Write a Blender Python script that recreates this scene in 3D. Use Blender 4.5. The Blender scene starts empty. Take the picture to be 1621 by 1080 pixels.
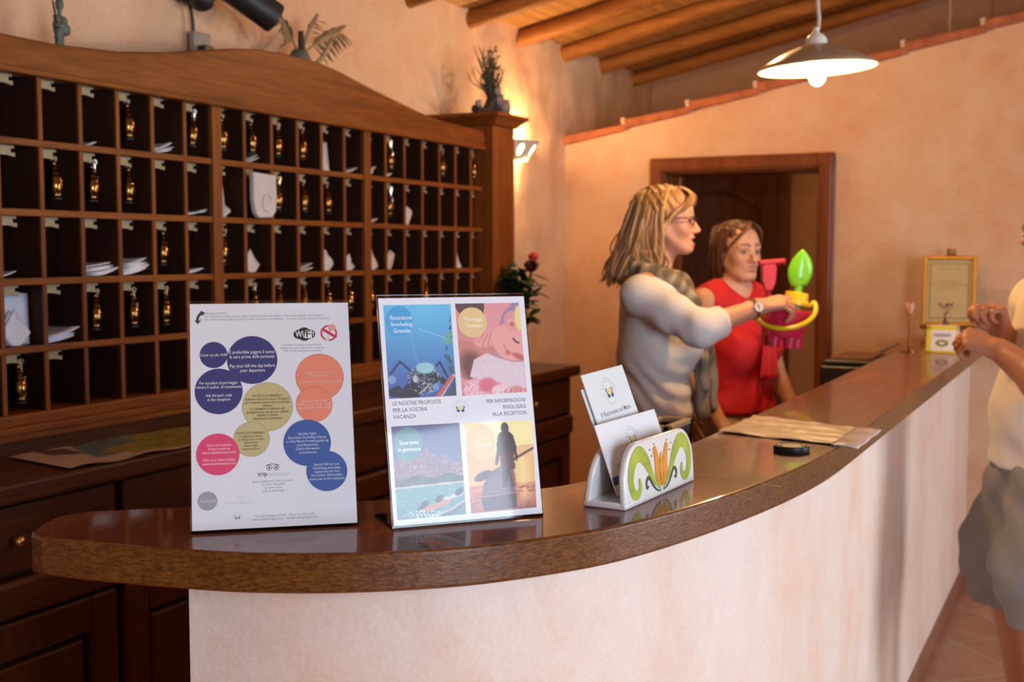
import bpy, math, random
import numpy as np
from mathutils import Vector, Matrix, Quaternion

random.seed(4)
RNG = np.random.default_rng(4)
S = bpy.context.scene
COL = S.collection
PI = math.pi
sin, cos = math.sin, math.cos

# ------------------------------------------------------------------ camera
F_PX, CAM_H = 1900.0, 1.45
PITCH = math.atan2(138, F_PX)
YAW = math.atan2(945 * cos(PITCH), F_PX)          # the counter and the key rack run along +Y
cam = bpy.data.cameras.new('camera')
cam.sensor_width = 36.0
cam.lens = F_PX / 1621 * 36.0
cam.clip_start = 0.05
cam.dof.use_dof = True
cam.dof.focus_distance = 1.55
cam.dof.aperture_fstop = 7.5
camo = bpy.data.objects.new('camera', cam)
camo.location = (0, 0, CAM_H)
camo.rotation_euler = (PI / 2 - PITCH, 0, YAW)
COL.objects.link(camo)
S.camera = camo

FH = Vector((-sin(YAW), cos(YAW), 0))
RT = Vector((cos(YAW), sin(YAW), 0))
FW = FH * cos(PITCH) - Vector((0, 0, 1)) * sin(PITCH)
UPV = Vector((0, 0, 1)) * cos(PITCH) + FH * sin(PITCH)
CAM = Vector((0, 0, CAM_H))


def ray(x, y):
    return FW + RT * ((x - 810.5) / F_PX) + UPV * ((540 - y) / F_PX)


def at(x, y, d):
    "point seen at photograph position x, y at distance d along the view axis"
    return CAM + ray(x, y) * d


def onz(x, y, z):
    r = ray(x, y)
    return CAM + r * ((z - CAM_H) / r.z)


# ------------------------------------------------------------------ colour management
S.view_settings.view_transform = 'Standard'
S.view_settings.look = 'None'
S.view_settings.gamma = 1.0
S.view_settings.exposure = -0.12
S.view_settings.use_curve_mapping = False
S.cycles.use_denoising = True
S.cycles.max_bounces = 8
S.cycles.caustics_reflective = False
S.cycles.caustics_refractive = False
S.cycles.sample_clamp_indirect = 6.0

# ------------------------------------------------------------------ sky outside
W = bpy.data.worlds.new('sky')
S.world = W
W.use_nodes = True
bg = W.node_tree.nodes['Background']
bg.inputs[0].default_value = (0.80, 0.90, 1.0, 1)
bg.inputs[1].default_value = 1.6


def area(name, loc, target, sx, sy, power, color):
    l = bpy.data.lights.new(name, 'AREA')
    l.shape = 'RECTANGLE'
    l.size, l.size_y = sx, sy
    l.energy = power
    l.color = color
    o = bpy.data.objects.new(name, l)
    o.location = loc
    o.rotation_euler = (Vector(target) - Vector(loc)).to_track_quat('-Z', 'Y').to_euler()
    COL.objects.link(o)
    return o


def point(name, loc, power, color, r=0.03):
    l = bpy.data.lights.new(name, 'POINT')
    l.energy = power
    l.color = color
    l.shadow_soft_size = r
    o = bpy.data.objects.new(name, l)
    o.location = loc
    COL.objects.link(o)
    return o


WARM = (1.0, 0.57, 0.23)
# daylight: side opening, and an unseen one added to brighten the signs
area('daylight_side', (2.72, 3.55, 1.35), (-0.6, 2.2, 1.2), 1.5, 2.0, 70, (0.86, 0.93, 1.0))
area('daylight_fill', (2.72, -0.65, 1.45), (-0.8, 1.2, 1.15), 1.6, 1.9, 138, (0.68, 0.82, 1.0))


# ------------------------------------------------------------------ tagging
def tag(o, label=None, cat=None, group=None, kind=None):
    if label: o['label'] = label
    if cat: o['category'] = cat
    if group: o['group'] = group
    if kind: o['kind'] = kind
    return o


def empty(name, loc=(0, 0, 0), rz=0.0, label=None, cat=None, group=None):
    o = bpy.data.objects.new(name, None)
    o.empty_display_size = 0.05
    o.location = loc
    o.rotation_euler = (0, 0, rz)
    COL.objects.link(o)
    return tag(o, label, cat, group)


def copy_tree(o, parent=None):
    c = o.copy()
    COL.objects.link(c)
    if parent is not None:
        c.parent = parent
    for ch in list(o.children):
        copy_tree(ch, c)
    return c


# ------------------------------------------------------------------ materials
def srgb(r, g, b):
    f = lambda c: (c / 255 / 12.92) if c / 255 <= 0.04045 else ((c / 255 + 0.055) / 1.055) ** 2.4
    return (f(r), f(g), f(b))


class NT:
    def __init__(self, name):
        self.m = bpy.data.materials.new(name)
        self.m.use_nodes = True
        self.t = self.m.node_tree
        self.b = self.t.nodes['Principled BSDF']

    def n(self, kind, **kw):
        nd = self.t.nodes.new(kind)
        for k, v in kw.items():
            setattr(nd, k, v)
        return nd

    def link(self, a, b):
        self.t.links.new(a, b)

    def coords(self, scale=(1, 1, 1), rot=(0, 0, 0), kind='Object'):
        tc = self.n('ShaderNodeTexCoord')
        mp = self.n('ShaderNodeMapping')
        mp.inputs['Scale'].default_value = scale
        mp.inputs['Rotation'].default_value = rot
        self.link(tc.outputs[kind], mp.inputs[0])
        return mp.outputs[0]

    def noise(self, vec, scale, detail=4, rough=0.55, dist=0.0):
        nd = self.n('ShaderNodeTexNoise')
        nd.inputs['Scale'].default_value = scale
        nd.inputs['Detail'].default_value = detail
        nd.inputs['Roughness'].default_value = rough
        nd.inputs['Distortion'].default_value = dist
        self.link(vec, nd.inputs['Vector'])
        return nd.outputs['Fac']

    def ramp(self, fac, stops):
        r = self.n('ShaderNodeValToRGB')
        el = r.color_ramp.elements
        while len(el) < len(stops):
            el.new(0.5)
        for e, (p, c) in zip(el, stops):
            e.position = p
            e.color = tuple(c[:3]) + (1,)
        self.link(fac, r.inputs[0])
        return r.outputs[0]

    def mix(self, fac, a, b, mode='MIX'):
        m = self.n('ShaderNodeMix', data_type='RGBA', blend_type=mode)
        for sock, v in ((m.inputs[0], fac), (m.inputs[6], a), (m.inputs[7], b)):
            if isinstance(v, (int, float)):
                sock.default_value = v
            elif isinstance(v, tuple):
                sock.default_value = tuple(v[:3]) + (1,)
            else:
                self.link(v, sock)
        return m.outputs[2]

    def bump(self, h, strength=0.3, dist=0.01, prev=None):
        b = self.n('ShaderNodeBump')
        b.inputs['Strength'].default_value = strength
        b.inputs['Distance'].default_value = dist
        self.link(h, b.inputs['Height'])
        if prev is not None:
            self.link(prev, b.inputs['Normal'])
        return b.outputs[0]

    def set(self, **kw):
        for k, v in kw.items():
            s = self.b.inputs[k.replace('_', ' ')]
            if hasattr(v, 'is_output') or isinstance(v, bpy.types.NodeSocket):
                self.link(v, s)
            elif isinstance(v, tuple) and len(v) == 3:
                s.default_value = v + (1,)
            else:
                s.default_value = v
        return self


def plain(name, col, rough=0.5, metal=0.0, coat=0.0, bump=0.0, bscale=60.0, vary=0.08, **kw):
    "one colour with a little procedural unevenness"
    n = NT(name)
    v = n.coords()
    f = n.noise(v, bscale * 0.4, 3)
    lo = tuple(c * (1 - vary) for c in col)
    hi = tuple(min(1, c * (1 + vary)) for c in col)
    n.set(Base_Color=n.ramp(f, [(0.3, lo), (0.7, hi)]), Roughness=rough, Metallic=metal, Coat_Weight=coat)
    if bump:
        n.set(Normal=n.bump(n.noise(v, bscale, 4), bump, 0.004))
    n.set(**kw)
    return n.m


def wood(name, dark, mid, light, axis='Y', scale=1.0, rough=0.4, coat=0.0, bump=0.08, fine=1.0):
    n = NT(name)
    s = {'X': (0.6, 9, 9), 'Y': (9, 0.6, 9), 'Z': (9, 9, 0.6)}[axis]
    v = n.coords(tuple(c * scale for c in s))
    a = n.noise(v, 1.6, 5, 0.6, 0.8)
    v2 = n.coords(tuple(c * scale * 5 for c in s))
    b = n.noise(v2, 2.5 * fine, 3, 0.6)
    c = n.ramp(a, [(0.25, dark), (0.5, mid), (0.78, light)])
    c2 = n.mix(0.35, c, n.ramp(b, [(0.35, dark), (0.65, light)]))
    n.b.inputs['Specular IOR Level'].default_value = 0.25
    n.set(Base_Color=c2, Roughness=rough, Coat_Weight=coat, Coat_Roughness=0.08)
    if bump:
        n.set(Normal=n.bump(b, bump, 0.003))
    return n.m


def plaster(name, base, blotch, pale, bump=0.5, rough=0.85, streak=False):
    n = NT(name)
    v = n.coords()
    vs = n.coords((1.6, 1.6, 0.7)) if streak else v
    a = n.noise(vs, 2.2, 6, 0.62, 0.4)
    b = n.noise(v, 7.0, 6, 0.65, 0.8)
    f = n.noise(v, 150, 3, 0.6)
    c = n.ramp(a, [(0.32, pale), (0.5, base), (0.70, blotch)])
    c = n.mix(0.45, c, n.ramp(b, [(0.32, pale), (0.55, base), (0.75, blotch)]))
    c = n.mix(0.10, c, n.ramp(f, [(0.4, blotch), (0.65, (1, 0.95, 0.9))]))
    g = n.noise(v, 5.0, 4, 0.5)
    nn = n.bump(g, bump, 0.03)
    nn = n.bump(n.noise(v, 90, 5, 0.6), 0.22, 0.006, nn)
    n.set(Base_Color=c, Roughness=rough, Normal=nn)
    return n.m


def vcol(name, rough=0.5, coat=0.0, sss=0.0, bump=0.0, bscale=300.0, spec=0.5, **kw):
    n = NT(name)
    a = n.n('ShaderNodeVertexColor', layer_name='Col')
    n.set(Base_Color=a.outputs[0], Roughness=rough, Coat_Weight=coat, Coat_Roughness=0.05)
    n.b.inputs['Specular IOR Level'].default_value = spec
    if sss:
        n.set(Subsurface_Weight=sss, Subsurface_Radius=Vector((0.012, 0.005, 0.003)), Subsurface_Scale=1.0)
    if bump:
        n.set(Normal=n.bump(n.noise(n.coords(), bscale, 4), bump, 0.002))
    n.set(**kw)
    return n.m


def emit(name, col, strength):
    n = NT(name)
    n.set(Base_Color=col, Emission_Color=col, Emission_Strength=strength)
    return n.m


M = {}
M['plaster'] = plaster('peach_plaster', (0.68, 0.41, 0.23), (0.64, 0.29, 0.13), (0.74, 0.53, 0.36), 0.22)
M['plaster_rough'] = plaster('rough_peach_plaster', (0.68, 0.42, 0.24), (0.64, 0.31, 0.15), (0.74, 0.53, 0.36), 0.5)
M['plaster_pink'] = plaster('pale_pink_plaster', (0.82, 0.65, 0.54), (0.80, 0.47, 0.31), (0.86, 0.77, 0.71), 0.2, streak=True)
M['wood_rack'] = wood('rack_wood', srgb(78, 36, 9), srgb(122, 64, 20), srgb(148, 86, 33), 'Y', 1.0, 0.45)
M['wood_rack_v'] = wood('rack_wood_upright', srgb(78, 36, 9), srgb(122, 64, 20), srgb(148, 86, 33), 'Z', 1.0, 0.45)
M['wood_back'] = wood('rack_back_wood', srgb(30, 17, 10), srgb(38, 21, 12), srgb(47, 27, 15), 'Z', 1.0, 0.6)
M['wood_board_shade'] = wood('rack_board_shade', srgb(40, 21, 10), srgb(54, 28, 13), srgb(68, 36, 17), 'Z', 1.0, 0.6)  # rack wood darkened: shade inside the cells is put into this colour
M['wood_dark'] = wood('credenza_wood', srgb(46, 20, 8), srgb(68, 31, 12), srgb(88, 43, 18), 'Y', 1.0, 0.4, 0.15)
M['wood_dark_v'] = wood('credenza_wood_upright', srgb(44, 19, 8), srgb(64, 29, 12), srgb(84, 41, 18), 'Z', 1.0, 0.4, 0.15)
M['wood_door'] = wood('door_wood', srgb(80, 52, 38), srgb(102, 68, 50), srgb(124, 84, 62), 'Z', 1.0, 0.5)
M['wood_case'] = wood('door_casing_wood', srgb(84, 42, 18), srgb(116, 60, 27), srgb(142, 80, 40), 'Z', 1.0, 0.4, 0.2)
M['wood_beam'] = wood('pole_wood', srgb(108, 62, 24), srgb(152, 94, 40), srgb(186, 124, 58), 'X', 1.0, 0.6)
M['brass'] = plain('aged_brass', (0.62, 0.40, 0.13), 0.22, 1.0)
M['black'] = plain('black_plastic', (0.012, 0.012, 0.013), 0.4)
M['black_metal'] = plain('black_painted_metal', (0.02, 0.018, 0.017), 0.45)
M['rubber'] = plain('black_rubber', (0.015, 0.014, 0.013), 0.6)
M['paper'] = plain('white_paper', (0.80, 0.80, 0.84), 0.7, vary=0.03)
M['paper_warm'] = plain('cream_paper', (0.72, 0.66, 0.56), 0.7, vary=0.05)
M['ceramic'] = plain('white_glazed_ceramic', (0.82, 0.81, 0.78), 0.18, coat=0.6, vary=0.02)
M['enamel'] = plain('cream_enamel', (0.42, 0.32, 0.21), 0.3, coat=0.3, vary=0.02)
M['enamel_in'] = plain('white_enamel', (0.90, 0.86, 0.76), 0.35, vary=0.02)
M['steel'] = plain('polished_steel', (0.7, 0.7, 0.72), 0.2, 1.0, vary=0.02)
M['glass'] = NT('clear_acrylic').set(Base_Color=(0.95, 0.97, 0.97), Roughness=0.03, Transmission_Weight=1.0, IOR=1.46).m
M['bulb'] = emit('lit_bulb_glass', (1.0, 0.83, 0.55), 14.0)


# ------------------------------------------------------------------ mesh builder
class MB:
    def __init__(self):
        self.v, self.f, self.c = [], [], []
        self.col = None

    def add(self, vs, fs, col=None):
        o = len(self.v)
        self.v += [tuple(p) for p in vs]
        self.f += [tuple(i + o for i in q) for q in fs]
        if col is not None or self.c:
            while len(self.c) < o:
                self.c.append((1, 1, 1))
            self.c += [col or (1, 1, 1)] * (len(self.v) - o)
        return self

    def box(self, x0, x1, y0, y1, z0, z1, m=None):
        vs = [Vector((x, y, z)) for x in (x0, x1) for y in (y0, y1) for z in (z0, z1)]
        if m is not None:
            vs = [m @ p for p in vs]
        return self.add(vs, [(0, 1, 3, 2), (4, 6, 7, 5), (0, 4, 5, 1), (2, 3, 7, 6), (0, 2, 6, 4), (1, 5, 7, 3)])

    def prism(self, pts, a, b, axis='Z', m=None):
        "closed outline of 2-D points, drawn out from a to b along axis"
        def P(p, h):
            q = {'Z': (p[0], p[1], h), 'X': (h, p[0], p[1]), 'Y': (p[0], h, p[1])}[axis]
            return m @ Vector(q) if m is not None else q
        n = len(pts)
        vs = [P(p, a) for p in pts] + [P(p, b) for p in pts]
        fs = [tuple(range(n - 1, -1, -1)), tuple(range(n, 2 * n))]
        fs += [(i, (i + 1) % n, n + (i + 1) % n, n + i) for i in range(n)]
        return self.add(vs, fs)

    def tube(self, pts, rad, n=10, caps=True, flat=1.0):
        pts = [Vector(p) for p in pts]
        k = len(pts)
        rs = rad if isinstance(rad, (list, tuple)) else [rad] * k
        t0 = (pts[1] - pts[0]).normalized()
        ref = Vector((0, 0, 1)) if abs(t0.z) < 0.9 else Vector((1, 0, 0))
        u = t0.cross(ref).normalized()
        vs = []
        for i, p in enumerate(pts):
            t = (pts[min(i + 1, k - 1)] - pts[max(i - 1, 0)]).normalized()
            u = (u - t * u.dot(t)).normalized()
            w = t.cross(u)
            for j in range(n):
                a = 2 * PI * j / n
                vs.append(p + (u * cos(a) + w * sin(a) * flat) * rs[i])
        fs = [(i * n + j, i * n + (j + 1) % n, (i + 1) * n + (j + 1) % n, (i + 1) * n + j)
              for i in range(k - 1) for j in range(n)]
        if caps:
            fs += [tuple(range(n - 1, -1, -1)), tuple((k - 1) * n + j for j in range(n))]
        return self.add(vs, fs)

    def lathe(self, prof, n=24, c=(0, 0, 0), m=None, caps=False):
        "profile of (radius, height) turned about the vertical"
        c = Vector(c)
        vs = []
        for r, z in prof:
            for j in range(n):
                a = 2 * PI * j / n
                p = Vector((r * cos(a), r * sin(a), z)) + c
                vs.append(m @ p if m is not None else p)
        fs = [(i * n + j, i * n + (j + 1) % n, (i + 1) * n + (j + 1) % n, (i + 1) * n + j)
              for i in range(len(prof) - 1) for j in range(n)]
        if caps:
            fs += [tuple(range(n - 1, -1, -1)), tuple((len(prof) - 1) * n + j for j in range(n))]
        return self.add(vs, fs)

    def ball(self, c, r, n=12, m=None):
        r = (r, r, r) if not isinstance(r, (tuple, list)) else r
        k = max(4, n // 2)
        vs, fs = [], []
        for i in range(k + 1):
            th = PI * i / k
            for j in range(n):
                a = 2 * PI * j / n
                p = Vector((r[0] * sin(th) * cos(a), r[1] * sin(th) * sin(a), -r[2] * cos(th)))
                p = (m @ p if m is not None else p) + Vector(c)
                vs.append(p)
        fs = [(i * n + j, i * n + (j + 1) % n, (i + 1) * n + (j + 1) % n, (i + 1) * n + j)
              for i in range(k) for j in range(n)]
        return self.add(vs, fs)

    def grid(self, P, nu, nv, closed_u=False):
        vs = [P(i / (nu if closed_u else nu), j / nv) for j in range(nv + 1) for i in range(nu + 1)]
        fs = [(j * (nu + 1) + i, j * (nu + 1) + i + 1, (j + 1) * (nu + 1) + i + 1, (j + 1) * (nu + 1) + i)
              for j in range(nv) for i in range(nu)]
        return self.add(vs, fs)

    def build(self, name, mat, parent=None, smooth=None, bevel=0.0, seg=2, solid=0.0, sub=0):
        me = bpy.data.meshes.new(name)
        me.from_pydata([tuple(p) for p in self.v], [], self.f)
        me.update()
        if self.c:
            while len(self.c) < len(self.v):
                self.c.append((1, 1, 1))
            ca = me.color_attributes.new('Col', 'FLOAT_COLOR', 'POINT')
            ca.data.foreach_set('color', np.array([tuple(c[:3]) + (1,) for c in self.c], np.float32).ravel())
        o = bpy.data.objects.new(name, me)
        for m in (mat if isinstance(mat, (list, tuple)) else [mat]):
            me.materials.append(m)
        COL.objects.link(o)
        if parent is not None:
            o.parent = parent
        if smooth is not None:
            me.shade_smooth()
            if smooth < 180:
                me.set_sharp_from_angle(angle=math.radians(smooth))
        if solid:
            s = o.modifiers.new('solid', 'SOLIDIFY')
            s.thickness = solid
            s.offset = 0
        if bevel:
            b = o.modifiers.new('bevel', 'BEVEL')
            b.width = bevel
            b.segments = seg
            b.limit_method = 'ANGLE'
            b.angle_limit = math.radians(40)
        if sub:
            s = o.modifiers.new('sub', 'SUBSURF')
            s.levels = s.render_levels = sub
        return o


def smooth_curve(pts, k=6):
    "Catmull-Rom through the points"
    P = [Vector(p) for p in pts]
    out = []
    for i in range(len(P) - 1):
        a, b, c, d = P[max(i - 1, 0)], P[i], P[i + 1], P[min(i + 2, len(P) - 1)]
        for s in range(k):
            t = s / k
            out.append(0.5 * ((2 * b) + (c - a) * t + (2 * a - 5 * b + 4 * c - d) * t * t + (3 * b - a - 3 * c + d) * t ** 3))
    out.append(P[-1])
    return out


def text_mesh(name, body, size, mat, parent, loc, align='CENTER', width=None, rot=None, spacing=1.0, bold=0.0):
    "flat lettering as a mesh in the local XY plane of its parent"
    cu = bpy.data.curves.new(name, 'FONT')
    cu.body = body
    cu.size = size
    cu.align_x = align
    cu.align_y = 'CENTER'
    cu.space_line = spacing
    cu.resolution_u = 2
    cu.offset = bold
    tmp = bpy.data.objects.new('tmp_text', cu)
    COL.objects.link(tmp)
    dg = bpy.context.evaluated_depsgraph_get()
    me = bpy.data.meshes.new_from_object(tmp.evaluated_get(dg))
    bpy.data.objects.remove(tmp)
    bpy.data.curves.remove(cu)
    me.name = name
    if width and len(me.vertices):
        xs = [v.co.x for v in me.vertices]
        k = width / max(1e-6, max(xs) - min(xs))
        for v in me.vertices:
            v.co.x *= k
    me.materials.clear()
    me.materials.append(mat)
    o = bpy.data.objects.new(name, me)
    COL.objects.link(o)
    o.parent = parent
    o.location = loc
    if rot:
        o.rotation_euler = rot
    return o
from mathutils import noise as mnoise

XW, YW = -2.52, 5.70                 # rack wall, far wall
SL, ZE = 0.2085, 2.51                # roof slope, underside of the reed mat at the rack wall
roof = lambda x: ZE + SL * (x - XW)


def struct(o):
    o['kind'] = 'structure'
    return o


# ------------------------------------------------------------------ floor
n = NT('terracotta_floor')
v = n.coords(rot=(0, 0, PI / 4))
br = n.n('ShaderNodeTexBrick', offset=0.0, squash=1.0)
br.inputs['Scale'].default_value = 1.0
br.inputs['Brick Width'].default_value = 0.33
br.inputs['Row Height'].default_value = 0.33
br.inputs['Mortar Size'].default_value = 0.006
br.inputs['Mortar Smooth'].default_value = 0.2
br.inputs['Bias'].default_value = 0.0
br.inputs['Color1'].default_value = (0.34, 0.145, 0.075, 1)
br.inputs['Color2'].default_value = (0.46, 0.22, 0.12, 1)
br.inputs['Mortar'].default_value = (0.46, 0.36, 0.28, 1)
n.link(v, br.inputs['Vector'])
blot = n.noise(n.coords(), 6, 5, 0.6)
n.set(Base_Color=n.mix(0.35, br.outputs[0], n.ramp(blot, [(0.35, (0.27, 0.11, 0.055)), (0.68, (0.52, 0.29, 0.17))])),
      Roughness=0.35, Normal=n.bump(br.outputs['Fac'], -0.25, 0.004))
MB().box(-3.0, 3.0, -3.0, 7.4, -0.1, 0.0).build('floor', struct and n.m)['kind'] = 'structure'

# ------------------------------------------------------------------ wall behind the key rack (rougher past the rack)
mb = MB()
ny, nz = 150, 44
pts = []
for j in range(nz + 1):
    for i in range(ny + 1):
        y = -2.8 + 10.0 * i / ny
        z = 2.62 * j / nz
        k = min(1.0, max(0.0, (y - 4.35) / 0.5))
        d = 0.012 * mnoise.fractal(Vector((0, y * 1.1, z * 1.1)), 1.0, 2.0, 3)
        d += k * 0.022 * mnoise.fractal(Vector((3, y * 7, z * 5)), 0.9, 2.0, 4)
        pts.append((XW + d - 0.006, y, z))
mb.add(pts, [(j * (ny + 1) + i, j * (ny + 1) + i + 1, (j + 1) * (ny + 1) + i + 1, (j + 1) * (ny + 1) + i) for j in range(nz) for i in range(ny)])
mb.box(XW - 0.25, XW - 0.03, -2.8, 7.2, 0, 2.62)
struct(mb.build('wall_left', M['plaster_rough'], smooth=60))

# ------------------------------------------------------------------ far wall with the doorway; its top follows the roof below the beams
DX0, DX1, DZ = -2.0, -1.2, 1.865
top = lambda x: 2.005 + SL * (x - XW)
mb = MB()
for a, b, z0 in ((XW - 0.02, DX0, 0), (DX0, DX1, DZ), (DX1, 2.8, 0)):
    mb.prism([(a, z0), (b, z0), (b, top(b)), (a, top(a))], YW, YW + 0.25, 'Y')
struct(mb.build('wall_far', M['plaster']))

# terracotta coping on that wall, laid in tiles with pale mortar joints
mb, mo = MB(), MB()
x = XW
while x < 2.7:
    L = 0.335
    m = Matrix.Translation((x, YW - 0.028, top(x))) @ Matrix.Rotation(-math.atan(SL), 4, 'Y') @ Matrix.Rotation(0.028, 4, 'Y')
    vs = [(-0.0, 0), (L + 0.012, 0), (L + 0.012, 0.032), (0, 0.046)]
    mb.prism(vs, 0.0, 0.31, 'Y', m)
    m2 = Matrix.Translation((x + L - 0.01, YW - 0.022, top(x + L))) @ Matrix.Rotation(-math.atan(SL), 4, 'Y')
    mo.box(-0.008, 0.016, 0.0, 0.30, -0.012, 0.055, m2)
    x += L
tile = plain('terracotta_tile', (0.40, 0.115, 0.045), 0.75, bump=0.3, bscale=40, vary=0.3)
struct(mb.build('trim_1', tile, bevel=0.006))
struct(mo.build('trim_2', plain('lime_mortar', (0.62, 0.45, 0.33), 0.9, bump=0.4), bevel=0.004))

# skirting of the far wall
sk = plain('reddish_skirting_tile', (0.30, 0.13, 0.08), 0.45, vary=0.2)
struct(MB().box(DX1 + 0.08, 2.8, YW - 0.014, YW, 0, 0.075).build('baseboard_far', sk, bevel=0.003))

# door casing and lining
mb = MB()
cw = 0.068
for a, b, z0, z1 in ((DX0 - 0.05, DX0 + 0.02, 0, DZ + 0.05), (DX1 - 0.02, DX1 + 0.05, 0, DZ + 0.05)):
    mb.box(a, b, YW - 0.03, YW, z0, z1)
    mb.box(a + 0.012, b - 0.012, YW - 0.038, YW, z0, z1 - 0.012)
mb.box(DX0 - 0.05, DX1 + 0.05, YW - 0.031, YW, DZ - 0.015, DZ + 0.055)
mb.box(DX0 - 0.04, DX1 + 0.04, YW - 0.039, YW, DZ - 0.005, DZ + 0.045)
mb.box(DX0, DX0 + 0.025, YW, YW + 0.25, 0, DZ)
mb.box(DX1 - 0.025, DX1, YW, YW + 0.25, 0, DZ)
mb.box(DX0, DX1, YW, YW + 0.25, DZ - 0.025, DZ)
mb.box(DX0 + 0.025, DX0 + 0.06, YW + 0.12, YW + 0.16, 0, DZ - 0.025)
mb.box(DX1 - 0.06, DX1 - 0.025, YW + 0.12, YW + 0.16, 0, DZ - 0.025)
struct(mb.build('door_1', M['wood_case'], bevel=0.004))

# ------------------------------------------------------------------ passage behind the doorway with a panelled door
YC = 7.0
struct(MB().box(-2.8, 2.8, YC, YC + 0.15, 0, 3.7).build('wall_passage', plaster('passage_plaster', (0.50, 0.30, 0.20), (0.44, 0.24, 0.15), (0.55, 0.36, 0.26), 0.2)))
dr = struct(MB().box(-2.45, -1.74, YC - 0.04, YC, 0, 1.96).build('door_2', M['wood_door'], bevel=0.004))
mb = MB()                                            # raised frame round two arched panels
for a, b, c, d in ((-2.45, -2.36, 0, 1.96), (-1.83, -1.74, 0, 1.96), (-2.36, -1.83, 0, 0.18), (-2.36, -1.83, 0.80, 0.94)):
    mb.box(a, b, YC - 0.06, YC - 0.04, c, d)
arch = [(-2.36, 1.96), (-2.36, 1.70)]
for i in range(13):
    t = i / 12
    arch.append((-2.36 + 0.53 * t, 1.70 + 0.12 * sin(PI * t)))
arch += [(-1.83, 1.96)]
mb.prism(arch[::-1], YC - 0.06, YC - 0.04, 'Y')
mb.build('panel_frame', M['wood_door'], dr, bevel=0.008, seg=3)
mb = MB()
for z0, z1 in ((0.24, 0.74), (1.0, 1.64)):
    mb.box(-2.31, -1.88, YC - 0.052, YC - 0.04, z0, z1)
mb.build('raised_panel', M['wood_door'], dr, bevel=0.012)
mb = MB()
for a, b in ((-2.53, -2.45), (-1.74, -1.66)):
    mb.box(a, b, YC - 0.05, YC, 0, 2.04)
mb.box(-2.53, -1.66, YC - 0.05, YC, 1.96, 2.04)
struct(mb.build('trim_3', M['wood_door'], bevel=0.004))
mb = MB()
mb.box(-1.88, -1.66, YC - 0.085, YC - 0.05, 1.985, 2.03)
struct(mb.build('trim_4', plain('grey_door_closer', (0.16, 0.13, 0.12), 0.5), bevel=0.004))

# ------------------------------------------------------------------ side wall and rear wall with the daylight opening and the added fill opening
mb = MB()
for y0, y1, z0, z1 in ((-2.8, -1.55, 0, 3.7), (0.25, 2.65, 0, 3.7), (-1.55, 0.25, 2.45, 3.7), (-1.55, 0.25, 0, 0.4), (4.45, 7.0, 0, 3.7), (2.65, 4.45, 2.40, 3.7), (2.65, 4.45, 0, 0.25)):
    mb.box(2.8, 3.0, y0, y1, z0, z1)
struct(mb.build('wall_right', M['plaster']))
mb = MB()
mb.box(-2.7, 3.0, -2.9, -2.7, 0, 3.7)
struct(mb.build('wall_rear', M['plaster']))
mb = MB()
for y in (2.65, 3.52, 4.39):
    mb.box(2.84, 2.9, y, y + 0.06, 0.25, 2.40)
for z in (0.25, 2.34):
    mb.box(2.84, 2.9, 2.65, 4.45, z, z + 0.06)
struct(mb.build('window_1', M['wood_case'], bevel=0.004))
mb = MB()
for y in (-1.55, -0.68, 0.19):
    mb.box(2.84, 2.9, y, y + 0.06, 0.4, 2.45)
for z in (0.4, 2.39):
    mb.box(2.84, 2.9, -1.55, 0.25, z, z + 0.06)
struct(mb.build('fill_window', M['wood_case'], bevel=0.004))  # unseen window, set here to brighten the signs on the counter

# ------------------------------------------------------------------ reed ceiling and poles
n = NT('reed_mat')
v = n.coords()
wv = n.n('ShaderNodeTexWave', wave_type='BANDS', bands_direction='X')
wv.inputs['Scale'].default_value = 24.0
wv.inputs['Distortion'].default_value = 1.2
wv.inputs['Detail'].default_value = 2.0
wv.inputs['Detail Scale'].default_value = 0.6
n.link(n.coords((1, 0.25, 1)), wv.inputs['Vector'])
c = n.ramp(wv.outputs['Fac'], [(0.0, srgb(92, 54, 20)), (0.3, srgb(176, 122, 58)), (1.0, srgb(206, 150, 80))])
st = n.noise(n.coords((40, 2.2, 1)), 1.0, 3)
c = n.mix(0.5, c, n.ramp(st, [(0.3, srgb(120, 76, 32)), (0.7, srgb(212, 160, 88))]))
n.set(Base_Color=c, Roughness=0.6, Normal=n.bump(wv.outputs['Fac'], 0.6, 0.006))
mb = MB()
mb.prism([(-2.75, roof(-2.75)), (3.0, roof(3.0)), (3.0, roof(3.0) + 0.1), (-2.75, roof(-2.75) + 0.1)], -2.9, 7.2, 'Y')
struct(mb.build('ceiling', n.m))

ordn = ['nearest the camera in view', 'second from the camera', 'third from the camera', 'fourth from the camera, just before the wall corner',
        'fifth, just behind the terracotta coping', 'farthest, in the dark gap above the terracotta coping']
for k in range(-2, 6):
    y = 4.176 + 0.502 * k
    pts, rs = [], []
    for i in range(15):
        x = XW - 0.08 + (5.4) * i / 14
        pts.append((x, y + 0.006 * sin(i * 1.3 + k), roof(x) - 0.042 + 0.004 * sin(i * 0.9 + 2 * k)))
        rs.append(0.040 + 0.003 * sin(i * 1.7 + k * 2.1))
    b = MB().tube(pts, rs, 14).build('ceiling_pole', M['wood_beam'], smooth=60)
    tag(b, 'round wooden ceiling pole, ' + (ordn[k] if k >= 0 else ['overhead in front of the first pole seen', 'overhead and next to the first pole seen'][k + 2]), 'beam', 'ceiling poles')
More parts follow.
